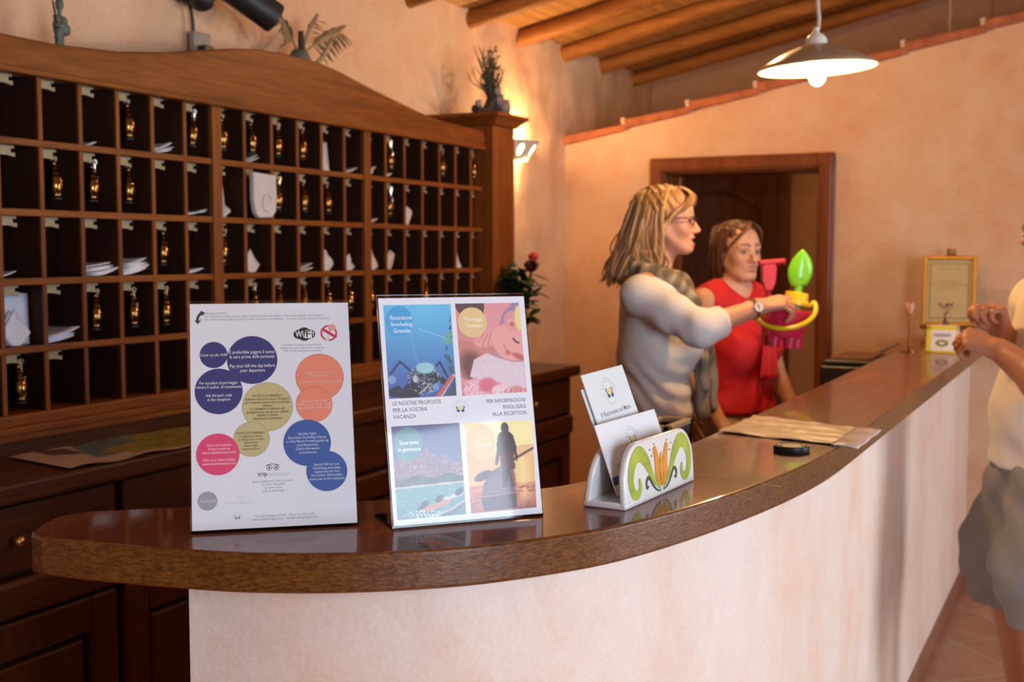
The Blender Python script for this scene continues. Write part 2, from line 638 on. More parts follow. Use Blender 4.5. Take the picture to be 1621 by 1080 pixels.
# ------------------------------------------------------------------ key rack
XR = -2.28
Y3 = [3.481 + (4.362 - 3.481) / 7 * i for i in range(8)]
Y2 = [2.707 + (3.481 - 2.707) / 6 * i for i in range(7)]
Y1 = [2.707 - 0.1250 * (7 - i) for i in range(8)]
ZR = [1.877, 1.711, 1.547, 1.385, 1.224, 1.068]
rack = empty('key_rack', (XW, 3.1, 0.98), 0, 'large brown wooden pigeonhole key rack with a curved top against the wall', 'key rack')
PR = Matrix.Translation((-XW, -3.1, -0.98))          # the parts are modelled in room coordinates


def rpart(mb, name, mat, **kw):
    o = mb.build(name, mat, rack, **kw)
    o.matrix_parent_inverse = PR
    return o


YL = Y1[0]


def lip(board, mb, mat):
    'front strip in plain rack wood; the board behind has cell shade in its colour'
    mb.build('unshaded_edge', mat, board, bevel=0.002)


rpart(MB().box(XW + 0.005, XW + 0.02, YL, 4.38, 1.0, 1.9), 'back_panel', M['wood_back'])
arch = [(1.971, 1.951), (2.121, 1.95), (2.327, 1.963), (2.504, 1.987), (2.616, 2.009), (2.779, 2.039), (2.877, 2.052), (3.0, 2.058), (3.094, 2.060),
        (3.19, 2.058), (3.31, 2.044), (3.40, 2.029), (3.494, 2.013), (3.618, 1.995), (3.745, 1.976), (3.883, 1.958), (4.025, 1.949), (4.38, 1.945)]
left = [(1.70, 1.985), (1.83, 1.966)]
rpart(MB().prism([(1.70, 1.868)] + [(4.38, 1.868)] + (left + arch)[::-1], XR - 0.03, XR + 0.012, 'X'), 'arched_top_board', M['wood_rack'], bevel=0.006, seg=3)
rpart(MB().prism([(1.70, 1.93), (4.38, 1.93), (4.38, 1.945), (4.025, 1.949)] + arch[::-1][2:] + left[::-1], XW + 0.02, XR - 0.03, 'X'), 'top_cover', M['wood_rack'])
rpart(MB().box(XR - 0.02, XR + 0.02, YL, 4.37, 1.866, 1.882), 'bead', M['wood_rack'], bevel=0.004)
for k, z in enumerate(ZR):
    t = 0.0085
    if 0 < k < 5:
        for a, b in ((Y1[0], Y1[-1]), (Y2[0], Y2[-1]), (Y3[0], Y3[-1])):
            lip(rpart(MB().box(XW + 0.02, XR - 0.008, a, b, z - t, z + t), 'shelf', M['wood_board_shade']), MB().box(XR - 0.008, XR, a, b, z - t, z + t), M['wood_rack'])
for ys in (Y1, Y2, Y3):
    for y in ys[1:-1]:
        lip(rpart(MB().box(XW + 0.02, XR - 0.010, y - 0.0065, y + 0.0065, 1.06, 1.872), 'divider', M['wood_board_shade']), MB().box(XR - 0.010, XR - 0.002, y - 0.0065, y + 0.0065, 1.06, 1.872), M['wood_rack_v'])
for y in (Y2[0], Y3[0]):
    for d in (-0.010, 0.010):
        lip(rpart(MB().box(XW + 0.02, XR - 0.012, y + d - 0.0098, y + d + 0.0098, 1.06, 1.872), 'upright', M['wood_board_shade']), MB().box(XR - 0.012, XR + 0.004, y + d - 0.0098, y + d + 0.0098, 1.06, 1.872), M['wood_rack_v'])
rpart(MB().box(XW + 0.02, XR + 0.004, Y3[-1] - 0.008, Y3[-1] + 0.016, 1.0, 1.872), 'upright', M['wood_rack_v'], bevel=0.002)
rpart(MB().box(XW + 0.02, XR + 0.004, Y1[0] - 0.016, Y1[0] + 0.008, 1.0, 1.872), 'upright', M['wood_rack_v'], bevel=0.002)
mb = MB()
mb.box(XW + 0.02, XR + 0.010, YL, 4.37, 1.045, 1.075)
mb.box(XW + 0.02, XR + 0.022, YL, 4.37, 1.028, 1.048)
mb.box(XW + 0.02, XR + 0.016, YL, 4.37, 1.012, 1.030)
rpart(mb, 'base_moulding', M['wood_rack'], bevel=0.005, seg=3)
rpart(MB().box(XW + 0.02, XR - 0.004, YL, 4.37, 0.980, 1.014), 'plinth', M['wood_dark'])
# end column with a moulded cap
mb = MB()
mb.box(XW + 0.005, -2.23, 4.325, 4.520, 0.9805, 1.99)
colm = rpart(mb, 'end_column', M['wood_rack_v'], bevel=0.004)
mb = MB()
prof = [(0.0, 0.0), (0.012, 0.005), (0.018, 0.016), (0.034, 0.030), (0.044, 0.036), (0.044, 0.050)]
rings = []
for o, z in prof:
    rings.append([(XW + 0.005, 4.325 - o, 1.965 + z), (-2.23 + o, 4.325 - o, 1.965 + z), (-2.23 + o, 4.520 + o, 1.965 + z), (XW + 0.005, 4.520 + o, 1.965 + z)])
vs = [p for r in rings for p in r]
fs = [(i * 4 + j, i * 4 + (j + 1) % 4, (i + 1) * 4 + (j + 1) % 4, (i + 1) * 4 + j) for i in range(len(rings) - 1) for j in range(4)] + [(20, 21, 22, 23), (3, 2, 1, 0)]
rpart(mb.add(vs, fs), 'column_cap', M['wood_rack'])

# cream number plates with a hook notch, one at the top left of each pigeonhole
plate = plain('yellowed_plate', (0.36, 0.29, 0.17), 0.5, vary=0.25, bscale=8)
ysec = [(Y1, 'left'), (Y2, 'middle'), (Y3, 'right')]
hook = None
HOOK = [(0, 0), (0.060, 0), (0.060, -0.006), (0.050, -0.006), (0.050, -0.016), (0.062, -0.016), (0.062, -0.026), (0.040, -0.022), (0.0, -0.022)]
for ys, sec in ysec:
    for i in range(len(ys) - 1):
        if sec == 'left' and i == 0: continue
        for r in range(5):
            if r == 4 and not (sec == 'left' and i in (1, 2)): continue
            loc = (XR - 0.030, ys[i] + 0.0065, ZR[r] - 0.0085)
            if hook is None:
                hook = MB().prism([(p[0], p[1]) for p in HOOK][::-1], -0.004, 0.004, 'X').build('hook_plate', plate, rack)
                hook.matrix_parent_inverse = PR
                h = hook
            else:
                h = hook.copy()
                COL.objects.link(h)
            h.location = loc

# ------------------------------------------------------------------ brass room keys
def make_key():
    k = empty('room_key')
    prof = [(0.0005, 0.0), (0.005, 0.0005), (0.0065, 0.004), (0.005, 0.0075), (0.007, 0.008), (0.0095, 0.012), (0.0075, 0.0165), (0.0095, 0.017), (0.0122, 0.0215),
            (0.0100, 0.0265), (0.0125, 0.027), (0.0152, 0.032), (0.0128, 0.0375), (0.0155, 0.038), (0.0185, 0.048), (0.0195, 0.058), (0.0185, 0.068), (0.0160, 0.0755),
            (0.0135, 0.076), (0.0150, 0.080), (0.0135, 0.084), (0.009, 0.0855), (0.0005, 0.086)]
    MB().lathe([(r, -0.012 - z) for r, z in prof][::-1], 20).build('fob', M['brass_dark'], k, smooth=50)
    mb = MB()
    mb.tube([(0.006 * cos(a), 0.0, -0.006 + 0.007 * sin(a)) for a in [2 * PI * i / 14 for i in range(15)]], 0.0012, 6)
    mb.build('key_ring', M['steel'], k, smooth=60)
    MB().lathe([(0.0005, -0.1055), (0.010, -0.105), (0.0145, -0.1025), (0.0145, -0.0995), (0.011, -0.0975), (0.0005, -0.097)], 18).build('rubber_bumper', M['rubber'], k, smooth=50)
    mb = MB()
    mb.box(-0.001, 0.001, 0.006, 0.010, -0.052, -0.006)
    mb.box(-0.001, 0.001, 0.010, 0.016, -0.052, -0.040)
    mb.tube([(0, 0.008 + 0.006 * cos(a), -0.004 + 0.006 * sin(a)) for a in [2 * PI * i / 12 for i in range(13)]], 0.0014, 6)
    mb.build('key', M['steel'], k)
    return k


M['brass_dark'] = plain('polished_bronze', (0.24, 0.13, 0.035), 0.16, 1.0, vary=0.15)
rows = ['top row', 'second row', 'third row', 'fourth row', 'bottom row']
nth = ['first', 'second', 'third', 'fourth', 'fifth', 'sixth', 'seventh']
KEYS = [(0, 0, (3, 5)), (0, 1, (1, 2, 3)), (0, 2, (4,)), (0, 3, (2, 3, 4)), (0, 4, (0,)),
        (1, 0, (0, 1, 2, 3)), (1, 1, (2, 3, 4)), (1, 2, (0,)), (1, 3, (1, 2, 3, 4, 5)),
        (2, 0, (1, 4, 6)), (2, 1, (1,)), (2, 3, (0, 3))]
kp = None
for s, r, cs in KEYS:
    ys, sec = ysec[s]
    for c in cs:
        i = c + (1 if s == 0 else 0)
        k = copy_tree(kp) if kp else make_key()
        kp = kp or k
        k.location = (XR - 0.030, ys[i] + 0.0065 + 0.054, ZR[r] - 0.0085 - 0.017)
        k.rotation_euler = (RNG.uniform(-.05, .05), RNG.uniform(-.05, .05), RNG.uniform(-0.6, 0.3))
        tag(k, 'bronze key fob in the %s of the rack, %s pigeonhole of the %s section' % (rows[r], nth[c], sec), 'key', 'room keys in the rack')

# ------------------------------------------------------------------ papers in the pigeonholes
def sheets(name, n, w, d, thick, curl, mat, seed):
    "a few folded sheets lying on each other, each a part"
    e = empty(name)
    R = random.Random(seed)
    for q in range(n):
        ww, dd = w * R.uniform(0.8, 1), d * R.uniform(0.8, 1)
        a = R.uniform(-0.22, 0.22)
        dx, dy = R.uniform(-.012, .012), R.uniform(-.006, .006)
        cu = curl * R.uniform(0.4, 1.2)
        z0 = q * thick

        def P(u, t):
            x, y = (u - 0.5) * dd + dx, (t - 0.5) * ww + dy
            return (x * cos(a) - y * sin(a), x * sin(a) + y * cos(a), z0 + cu * (t ** 2) + 0.25 * cu * (u - 0.5) ** 2 + 0.0012)
        MB().grid(P, 5, 8).build('sheet', mat, e, smooth=60, solid=0.0016)
    return e


def upright(name, w, h, lean, mat, seed, n=2):
    "a fan of folded notes standing in the corner, or one big folded sheet with smaller ones before it"
    e = empty(name)
    R = random.Random(seed)
    big = h > 0.09
    for q in range(n):
        if big and q == 0:
            ww, hh, ang, y0 = w, h, 0.05, -w / 2
        else:
            ww, hh = w * R.uniform(.42, .60), h * R.uniform(.75, 1.05) * (0.6 if big else 1)
            ang = (0.25 + 0.75 * q / max(1, n - 1)) * R.uniform(.7, 1.1)
            y0 = -w / 2 + 0.004 * q
        dx, bend = 0.006 * q - 0.030, R.uniform(-.012, .012)
        ph = R.uniform(0, 6)

        def P(u, t):
            y, z = u * ww, t * hh * (1 - .18 * u * (q % 2))
            yy, zz = y * cos(ang) + z * sin(ang), z * cos(ang) - y * sin(ang)
            k = ww * sin(ang)
            return (dx - lean * zz * .5 + bend * sin(5 * u + ph) * t + 0.008 * u, y0 + min(yy, w * 1.12), max(0.0012, zz + k * (1 - .5 * u)))
        MB().grid(P, 6, 6).build('sheet', mat, e, smooth=60, solid=0.0016)
    return e


PAP = [  # section, row, column, kind, count, width, depth or height, label
    (0, 0, 4, 'flat', 3, .085, .13, 'few pink-white slips lying beside an empty hook'), (0, 0, 2, 'flat', 1, .07, .10, 'single thin slip lying flat'),
    (0, 1, 5, 'flat', 2, .10, .14, 'two white letters lying flat'), (1, 1, 0, 'up', 2, .06, .11, 'tall grey letters leaning against the side'),
    (0, 2, 0, 'flat', 1, .07, .10, 'small crumpled slip'), (0, 2, 2, 'flat', 5, .112, .16, 'thick pile of white letters'),
    (0, 2, 3, 'flat', 6, .100, .16, 'thick pile of fanned white letters'), (0, 2, 5, 'flat', 2, .10, .14, 'two flat white letters'),
    (0, 3, 0, 'up', 4, .110, .125, 'large folded white sheets standing upright'), (0, 3, 1, 'flat', 4, .110, .15, 'bundle of bluish white folded sheets'),
    (1, 0, 1, 'flat', 2, .09, .13, 'grey leaflet under a hanging key'), (1, 0, 4, 'up', 2, .075, .10, 'cream card leaning over small papers'),
    (1, 0, 5, 'flat', 2, .10, .13, 'thin stack of grey papers'), (1, 2, 1, 'up', 3, .085, .07, 'crumpled pinkish notes'),
    (1, 2, 3, 'flat', 2, .085, .12, 'dim grey folded note'), (1, 2, 4, 'up', 3, .075, .07, 'bunch of pinkish notes'), (1, 2, 5, 'up', 3, .075, .065, 'bunch of cream notes'),
    (2, 0, 0, 'flat', 3, .07, .12, 'low crumpled white notes'), (2, 0, 1, 'flat', 2, .07, .12, 'small folded note under a hanging key'), (2, 1, 2, 'up', 3, .06, .085, 'crumpled white notes standing up'),
    (2, 1, 0, 'flat', 1, .08, .12, 'single flat slip'), (2, 1, 5, 'up', 1, .055, .045, 'one small leaning slip'), (2, 1, 6, 'up', 1, .05, .045, 'one small leaning slip'),
    (2, 2, 0, 'up', 4, .085, .075, 'bunch of crumpled grey notes'), (2, 2, 1, 'up', 3, .065, .07, 'bunch of white notes'), (2, 2, 3, 'up', 1, .065, .03, 'one low slip'),
    (2, 2, 5, 'up', 3, .085, .05, 'crumpled notes spreading sideways'), (2, 2, 6, 'flat', 1, .07, .1, 'thin slip'), (2, 3, 1, 'up', 2, .06, .06, 'white note standing up')]
M['paper_dim'] = plain('greyish_paper', (0.58, 0.53, 0.52), 0.75, vary=0.08)
M['paper_blue'] = plain('bluish_paper', (0.66, 0.69, 0.84), 0.7, vary=0.05)
for q, (s, r, c, kind, cnt, w, d, lab) in enumerate(PAP):
    ys, sec = ysec[s]
    i = c + (1 if s == 0 else 0)
    y0, y1 = ys[i], ys[i + 1]
    z = ZR[r + 1] + 0.0088
    mat = M['paper_blue'] if (s == 0 and r in (3,)) else (M['paper'] if s == 0 else M['paper_dim'])
    w = min(w, y1 - y0 - 0.022)
    if kind == 'flat':
        e = sheets('letter_stack', cnt, w, d, 0.0055, 0.018, mat, q)
        e.location = (XR - 0.085, (y0 + y1) / 2 - 0.002, z)
    else:
        e = upright('letter_stack', w, d, 0.25, mat, q, cnt)
        e.location = (XR - 0.020, (y0 + y1) / 2 - 0.006, z)
    tag(e, '%s, rack %s, %s pigeonhole of %s section' % (lab, rows[r], nth[c], sec), 'papers', 'papers in the key rack')

# a large white paper bag hanging out of one pigeonhole
bag = empty('paper_bag', (XR + 0.014, Y2[1] + 0.062, 1.556), 0, 'white rounded paper bag with faint print sticking out of the second row, middle section', 'bag')
mb = MB()
outl = [(-0.055, 0.135), (0.052, 0.130), (0.056, 0.06), (0.050, 0.020), (0.030, 0.002), (-0.030, 0.0), (-0.045, 0.012), (-0.055, 0.05)]
mb.prism([(p[0], p[1]) for p in outl], -0.010, 0.010, 'X')
mb.build('bag_body', M['paper_dim'], bag, bevel=0.006, seg=3)
gm = plain('faint_grey_print', (0.42, 0.38, 0.37), 0.8)
MB().tube([(0.0108, 0.004 + 0.022 * cos(t), 0.045 + 0.026 * sin(t)) for t in [0.4 + i * 0.4 for i in range(13)]], 0.0012, 5).build('printed_swirl', gm, bag)

# ------------------------------------------------------------------ credenza below the rack
cr = empty('credenza', (-2.26, 2.4, 0), 0, 'long dark wooden credenza with drawers and panelled doors below the key rack', 'sideboard')
PC = Matrix.Translation((2.26, -2.4, 0))


def cpart(mb, name, mat, parent=None, **kw):
    o = mb.build(name, mat, parent or cr, **kw)
    if parent is None:
        o.matrix_parent_inverse = PC
    return o


cpart(MB().box(XW + 0.02, -2.0, 0.2, 4.695, 0.934, 0.980), 'worktop', M['wood_dark'], bevel=0.010, seg=3)
mb = MB()
mb.box(XW + 0.02, -2.055, 0.25, 4.655, 0.06, 0.934)
cpart(mb, 'carcass', M['wood_back'])
mb = MB()
mb.box(XW + 0.02, -2.035, 4.64, 4.66, 0.0, 0.934)
cpart(mb, 'side_panel', M['wood_dark_v'])
cpart(MB().box(-2.055, -2.018, 0.25, 4.66, 0.690, 0.770), 'middle_rail', M['wood_dark'], bevel=0.012, seg=3)
cpart(MB().box(XW + 0.05, -2.06, 0.25, 4.64, 0.0, 0.062), 'plinth', M['wood_back'])
edges = [0.25, 0.84, 1.45, 2.05, 2.66, 3.27, 3.88, 4.655]
for a, b in zip(edges[:-1], edges[1:]):
    d = cpart(MB().box(-2.055, -2.028, a + 0.012, b - 0.012, 0.782, 0.925), 'drawer', M['wood_dark'], bevel=0.005)
    MB().ball((-2.014, (a + b) / 2, 0.853), 0.013, 12).build('knob', M['brass'], d, smooth=60)
    mb = MB()
    for y0, y1, z0, z1 in ((a + .012, a + .09, .08, .680), (b - .09, b - .012, .08, .680), (a + .09, b - .09, .08, .16), (a + .09, b - .09, .60, .680)):
        mb.box(-2.055, -2.030, y0, y1, z0, z1)
    dd = cpart(mb, 'door', M['wood_dark_v'], bevel=0.006)
    MB().box(-2.055, -2.040, a + 0.105, b - 0.105, .175, .585).build('door_panel', M['wood_dark_v'], dd, bevel=0.012)
# ------------------------------------------------------------------ reception counter
ZC, TH_C = 1.09, 0.050
front = [(-1.205, 1.082), (-1.130, 1.090), (-1.03, 1.107), (-0.913, 1.137), (-0.804, 1.191), (-0.700, 1.274), (-0.622, 1.376), (-0.568, 1.480), (-0.520, 1.641),
         (-0.478, 1.850), (-0.452, 2.05), (-0.441, 2.25), (-0.440, 2.6)]
fc = [(p.x, p.y) for p in smooth_curve([(a, b, 0) for a, b in front], 5)] + [(-0.44, YW - 0.001)]
back = [(-0.700, YW - 0.001), (-0.700, 2.5), (-0.702, 2.2), (-0.712, 1.95), (-0.735, 1.75), (-0.80, 1.62), (-0.963, 1.461), (-1.12, 1.35), (-1.272, 1.225)]
bc = [back[0]] + [(p.x, p.y) for p in smooth_curve([(a, b, 0) for a, b in back[1:]], 4)]
tip = [(-1.281, 1.205), (-1.284, 1.180), (-1.268, 1.140), (-1.245, 1.102), (-1.228, 1.087)]
outline = fc + bc + tip
counter = empty('reception_counter', (-0.6, 3.0, 0), 0, 'curved reception counter with a varnished wooden top and pale pink plaster front', 'counter')
PK = Matrix.Translation((0.6, -3.0, 0))

n = NT('varnished_counter_wood')
v = n.coords((3.5, 0.35, 3.5), (0, 0, 0.10))
a = n.noise(v, 3.0, 6, 0.62, 1.6)
v2 = n.coords((22, 1.2, 22))
b = n.noise(v2, 2.0, 3)
c = n.ramp(a, [(0.25, srgb(62, 22, 4)), (0.5, srgb(108, 44, 9)), (0.75, srgb(136, 64, 17))])
c = n.mix(0.3, c, n.ramp(b, [(0.35, srgb(60, 24, 8)), (0.65, srgb(140, 72, 28))]))
n.b.inputs['Specular IOR Level'].default_value = 0.15
n.set(Base_Color=c, Roughness=0.36, Coat_Weight=0.5, Coat_Roughness=0.06, Normal=n.bump(b, 0.03, 0.002))
M['counter_top'] = n.m
n = NT('counter_edge_wood')
v = n.coords((1, 1, 1))
a = n.noise(n.coords((7, 7, 26)), 3.0, 5, 0.62, 2.2)
g = n.noise(n.coords((60, 60, 190)), 1.6, 4, 0.65)
c = n.ramp(a, [(0.25, srgb(66, 31, 5)), (0.5, srgb(104, 56, 12)), (0.75, srgb(134, 80, 24))])
c = n.mix(0.45, c, n.ramp(g, [(0.38, srgb(50, 24, 8)), (0.64, srgb(140, 90, 38))]))
n.b.inputs['Specular IOR Level'].default_value = 0.3
n.set(Base_Color=c, Roughness=0.34, Coat_Weight=0.2, Coat_Roughness=0.25, Normal=n.bump(g, 0.5, 0.0025))
M['counter_edge'] = n.m
mb = MB().prism(outline, ZC - TH_C, ZC, 'Z')
top_o = mb.build('countertop', [M['counter_top'], M['counter_edge']], counter, bevel=0.005, seg=3)
top_o.matrix_parent_inverse = PK
for p in top_o.data.polygons:
    p.material_index = 0 if abs(p.normal.z) > 0.5 else 1
p0, p1 = onz(1084, 747, ZC), onz(1236, 771, ZC)
d = (p1 - p0).normalized()
q = Vector((-d.y, d.x, 0)) * 0.0012
seam = MB().add([p0 - q, p1 - q, p1 + q, p0 + q], [(0, 1, 2, 3)]).build('board_seam', plain('pale_varnish_crack', srgb(150, 90, 45), 0.3), counter)
seam.location = (0, 0, 0.0003)
seam.matrix_parent_inverse = PK


def offset(path, d):
    out = []
    for i, p in enumerate(path):
        a, b = path[max(i - 1, 0)], path[min(i + 1, len(path) - 1)]
        t = Vector((b[0] - a[0], b[1] - a[1])).normalized()
        out.append((p[0] - t.y * d, p[1] + t.x * d))
    return out


st = 9
pf = offset(fc, 0.10)[st:]
pk = offset(fc, 0.20)[st:]
MBp = MB()
MBp.prism(pf + pk[::-1], 0.0, ZC - TH_C - 0.0005, 'Z')
fp = MBp.build('front_panel', M['plaster_pink'], counter, smooth=40)
fp.matrix_parent_inverse = PK
sk2 = MB().prism(offset(fc, 0.092)[st + 1:] + offset(fc, 0.101)[st + 1:][::-1], 0.0, 0.07, 'Z').build('skirting', sk, counter, smooth=40)
sk2.matrix_parent_inverse = PK
# low working shelf behind the counter
dk = MB().box(-1.0, -0.66, 2.05, YW - 0.002, 0.735, 0.765).build('work_shelf', M['wood_dark'], counter, bevel=0.004)
dk.matrix_parent_inverse = PK
mb = MB()
for y in (2.08, 3.9, 5.55):
    mb.box(-0.98, -0.70, y, y + 0.03, 0, 0.735)
lg = mb.build('shelf_support', M['wood_dark_v'], counter)
lg.matrix_parent_inverse = PK


# ------------------------------------------------------------------ printed stands
def homog(src, dst):
    A, B = [], []
    for (x, y), (u, w) in zip(src, dst):
        A.append([x, y, 1, 0, 0, 0, -u * x, -u * y]); B.append(u)
        A.append([0, 0, 0, x, y, 1, -w * x, -w * y]); B.append(w)
    h = np.linalg.solve(np.array(A, float), np.array(B, float))

    def f(x, y):
        k = h[6] * x + h[7] * y + 1
        return ((h[0] * x + h[1] * y + h[2]) / k, (h[3] * x + h[4] * y + h[5]) / k)
    return f


PRINT = {}


def ink(c, key=None):
    k = tuple(round(x, 3) for x in c)
    if k not in PRINT:
        PRINT[k] = plain('print_ink', c, 0.45, coat=0.7, vary=0.0)
        PRINT[k].node_tree.nodes['Principled BSDF'].inputs['Coat Roughness'].default_value = 0.03
    return PRINT[k]


def flat_disc(cx, cy, r, n=56, ring=None):
    mb = MB()
    if ring:
        vs = [((r if k else ring) * cos(2 * PI * i / n) + cx, (r if k else ring) * sin(2 * PI * i / n) + cy, 0) for k in (0, 1) for i in range(n)]
        return mb.add(vs, [(i, (i + 1) % n, n + (i + 1) % n, n + i)[::-1] for i in range(n)])
    return mb.add([(cx + r * cos(2 * PI * i / n), cy + r * sin(2 * PI * i / n), 0) for i in range(n)], [tuple(range(n))])


def flat_poly(pts):
    return MB().add([(p[0], p[1], 0) for p in pts], [tuple(range(len(pts)))])


def flat_line(pts, w):
    mb = MB()
    for a, b in zip(pts[:-1], pts[1:]):
        a, b = Vector(a), Vector(b)
        d = (b - a).normalized() * w / 2
        q = Vector((-d.y, d.x))
        mb.add([(*(a - d * .5 - q), 0), (*(b + d * .5 - q), 0), (*(b + d * .5 + q), 0), (*(a - d * .5 + q), 0)], [(0, 1, 2, 3)])
    return mb


def stand(name, mid, ang, tilt, label, foot=0.085, w=0.216, h=0.310):
    "clear slanted stand: root stands on the counter, poster sheet leans back by tilt"
    root = empty(name, (mid[0], mid[1], ZC), ang, label, 'sign stand')
    t = 0.0028
    ct, s_ = cos(tilt), sin(tilt)
    mb = MB()
    for x0, x1 in ((-w / 2, w / 2),):
        prof = [(0, 0), (foot, 0), (foot, t), (t * 1.2, t), (t * 1.2 + s_ * h, t + ct * h), (s_ * h, t + ct * h)]
        mb.prism([(p[0], p[1]) for p in prof], x0, x1, 'X')
    mb.build('acrylic_stand', M['glass'], root, bevel=0.0006, seg=1)
    sheet = flat_poly([(-0.106, 0.0), (0.106, 0.0), (0.106, 0.304), (-0.106, 0.304)]).build('poster', ink((0.80, 0.80, 0.84)), root)
    # plane of the sheet: just in front of the slanted face
    nrm = Vector((0, -ct, s_))
    off = Vector((0, 0, t + 0.001)) + nrm * 0.0012
    sheet.matrix_local = Matrix(((1, 0, 0, off.x), (0, s_, -ct, off.y), (0, ct, s_, off.z), (0, 0, 0, 1)))
    return root, sheet


def disc_part(parent, name, c, r, col, lay, ring=None):
    o = flat_disc(c[0], c[1], r, ring=ring).build(name, ink(col), parent)
    o.location = (0, 0, lay * 0.00005)
    return o


def put(parent, mb, name, col, lay):
    o = mb.build(name, ink(col), parent)
    o.location = (0, 0, lay * 0.00005)
    return o


def txt(parent, body, x, y, width, size, col, lay, align='CENTER', spacing=1.0, bold=0.0, name='caption', rz=0):
    o = text_mesh(name, body, size, ink(col), parent, (x, y, lay * 0.00005), align, width, (0, 0, rz), spacing, bold)
    return o


# --- first stand: information in coloured circles
s1, P1 = stand('information_stand', (-0.964, 1.249), math.radians(39.9), math.radians(18.5),
               'clear stand with a white notice of blue, yellow, orange and pink circles on the counter')
H1 = homog([(50, 80), (720, 77), (57, 1040), (757, 1015)], [(-0.106, 0.304), (0.106, 0.304), (-0.106, 0.0), (0.106, 0.0)])
NAVY, BLUE, YEL, ORA, PNK, GRY = (0.028, 0.035, 0.17), (0.035, 0.10, 0.35), (0.56, 0.48, 0.22), (0.84, 0.25, 0.15), (0.76, 0.06, 0.16), (0.36, 0.35, 0.38)
WHT, INK = (0.86, 0.86, 0.90), (0.05, 0.05, 0.07)
mmx = 0.212 / 690
for i, (x, y, r, col) in enumerate([(150, 296, 59, NAVY), (313, 318, 108, NAVY), (171, 450, 101, NAVY), (377, 517, 107, YEL), (309, 654, 75, YEL), (599, 393, 104, ORA),
                                    (575, 509, 78, ORA), (545, 672, 102, BLUE), (628, 793, 88, BLUE), (167, 717, 90, PNK), (123, 914, 40, GRY)]):
    if col in (YEL, ORA):
        disc_part(P1, 'disc_outline', H1(x, y), (r + 1.5) * mmx, tuple(c * 0.45 for c in col), 1 + i)
    disc_part(P1, 'coloured_disc', H1(x, y), r * mmx, col, 1.5 + i)
T = [('Check out alle 10.00', 150, 297, 112, 7.2, WHT, 0.0), ('È preferibile pagare il conto\nla sera prima della partenza\n\nPay your bill the day before\nyour departure', 313, 324, 194, 9, WHT, 0.0),
     ('Per accedere al parcheggio\nritirare il codice  al ricevimento\n\nAsk the park code\nat the reception', 171, 450, 190, 8, WHT, 0.0),
     ('HOTEL ECO FRIENDLY\nAbbiamo deciso di cercare di aiutarvi\nper rispettare meno acqua ed energia\nelettrica\nLe chiediamo di utilizzare gli\nasciugamani per più giorni e quando\ndesidera il cambio\ndepositarli sul pavimento', 377, 519, 190, 6.2, (0.12, 0.10, 0.05), 0),
     ('HOTEL ECO FRIENDLY\nTo signal your desire\nto change your towels\nplease leave\nthem on the\nbathroom floor', 306, 662, 120, 6, (0.14, 0.12, 0.07), 0),
     ('Special Gift al ristorante con\nBevanda alla spina\n\nSpecial drink at the bar with the program', 600, 393, 190, 6.2, (0.90, 0.62, 0.52), 0),
     ('Colazione 8.00 - 10.00\nPranzo (Lunch) 12.45 - 14.00\nCena (Dinner) 19.45 - 21.00', 574, 509, 150, 6.4, (0.92, 0.68, 0.58), 0),
     ('Speciale regalo\nEscursione Snorkeling Gratuita\nin Area Marina Protetta guidati da\nun professionista.\nChiedi informazioni\nal ricevimento', 546, 673, 180, 7.2, (0.70, 0.76, 0.9), 0),
     ('Special Gift for you\nSnorkeling and scuba\nexperience for free\nFor further information,\nplease ask at the reception', 628, 795, 150, 6.8, (0.70, 0.76, 0.9), 0),
     ('Vinci una vacanza\nScopri come su\nwww.hoteltavolara.com\n\nWin your next holiday\nwww.hoteltavolara.com', 172, 717, 140, 7, (0.95, 0.72, 0.76), 0),
     ('Facebook', 123, 914, 66, 8, (0.75, 0.75, 0.78), 0)]
for body, x, y, wpx, sz, col, bd in T:
    c = H1(x, y)
    txt(P1, body, c[0], c[1], wpx * mmx, sz * 0.00072, col, 16, spacing=0.98, bold=0.0)
for body, x, y, wpx, al in [('Reception tasto 9', 113, 120, 92, 'LEFT'), ('Per chiamare un\'altra camera digita il tasto 8 prima del numero / If you call another room press 8', 113, 133, 512, 'LEFT'),
                            ('Per la linea esterna digita 0 tasto 0 prima del numero di telefono / To enter outside line press 0 before', 113, 146, 540, 'LEFT')]:
    c = H1(x, y)
    txt(P1, body, c[0], c[1], wpx * mmx, 0.0042, (0.22, 0.22, 0.26), 2, al)
for body, x, y, wpx in [('Chiedere il codice al ricevimento\nPlease ask your code at the reception\n7.00 - 23.00 wi-fi gratis every day', 525, 268, 190),
                        ('Any problem?!? We are here\nat your disposal\nto serve you,\ntell us anything!', 400, 853, 172),
                        ('Via Cala d\'Ambra, 07020 - Porto San Paolo (SS)\nwww.hotelsardegna.com  - info@hotelsardegna.com', 450, 984, 278), ('Seguici\nsu\nwww.facebook.com', 262, 910, 110)]:
    c = H1(x, y)
    txt(P1, body, c[0], c[1], wpx * mmx, 0.0042, (0.22, 0.22, 0.26) if y < 900 or wpx > 200 else (0.55, 0.62, 0.68), 2, spacing=1.0)
# telephone handset
c0 = [H1(*p) for p in ((104, 118), (92, 124), (84, 136), (82, 150))]
put(P1, flat_line(c0, 0.0035), 'handset_icon', INK, 2)
put(P1, flat_line([H1(97, 117), H1(106, 121)], 0.0050), 'handset_icon', INK, 2.2)
put(P1, flat_line([H1(79, 150), H1(86, 157)], 0.0050), 'handset_icon', INK, 2.2)
put(P1, flat_line([H1(90, 156), H1(97, 148), H1(99, 142)], 0.0007), 'handset_icon', INK, 2.2)
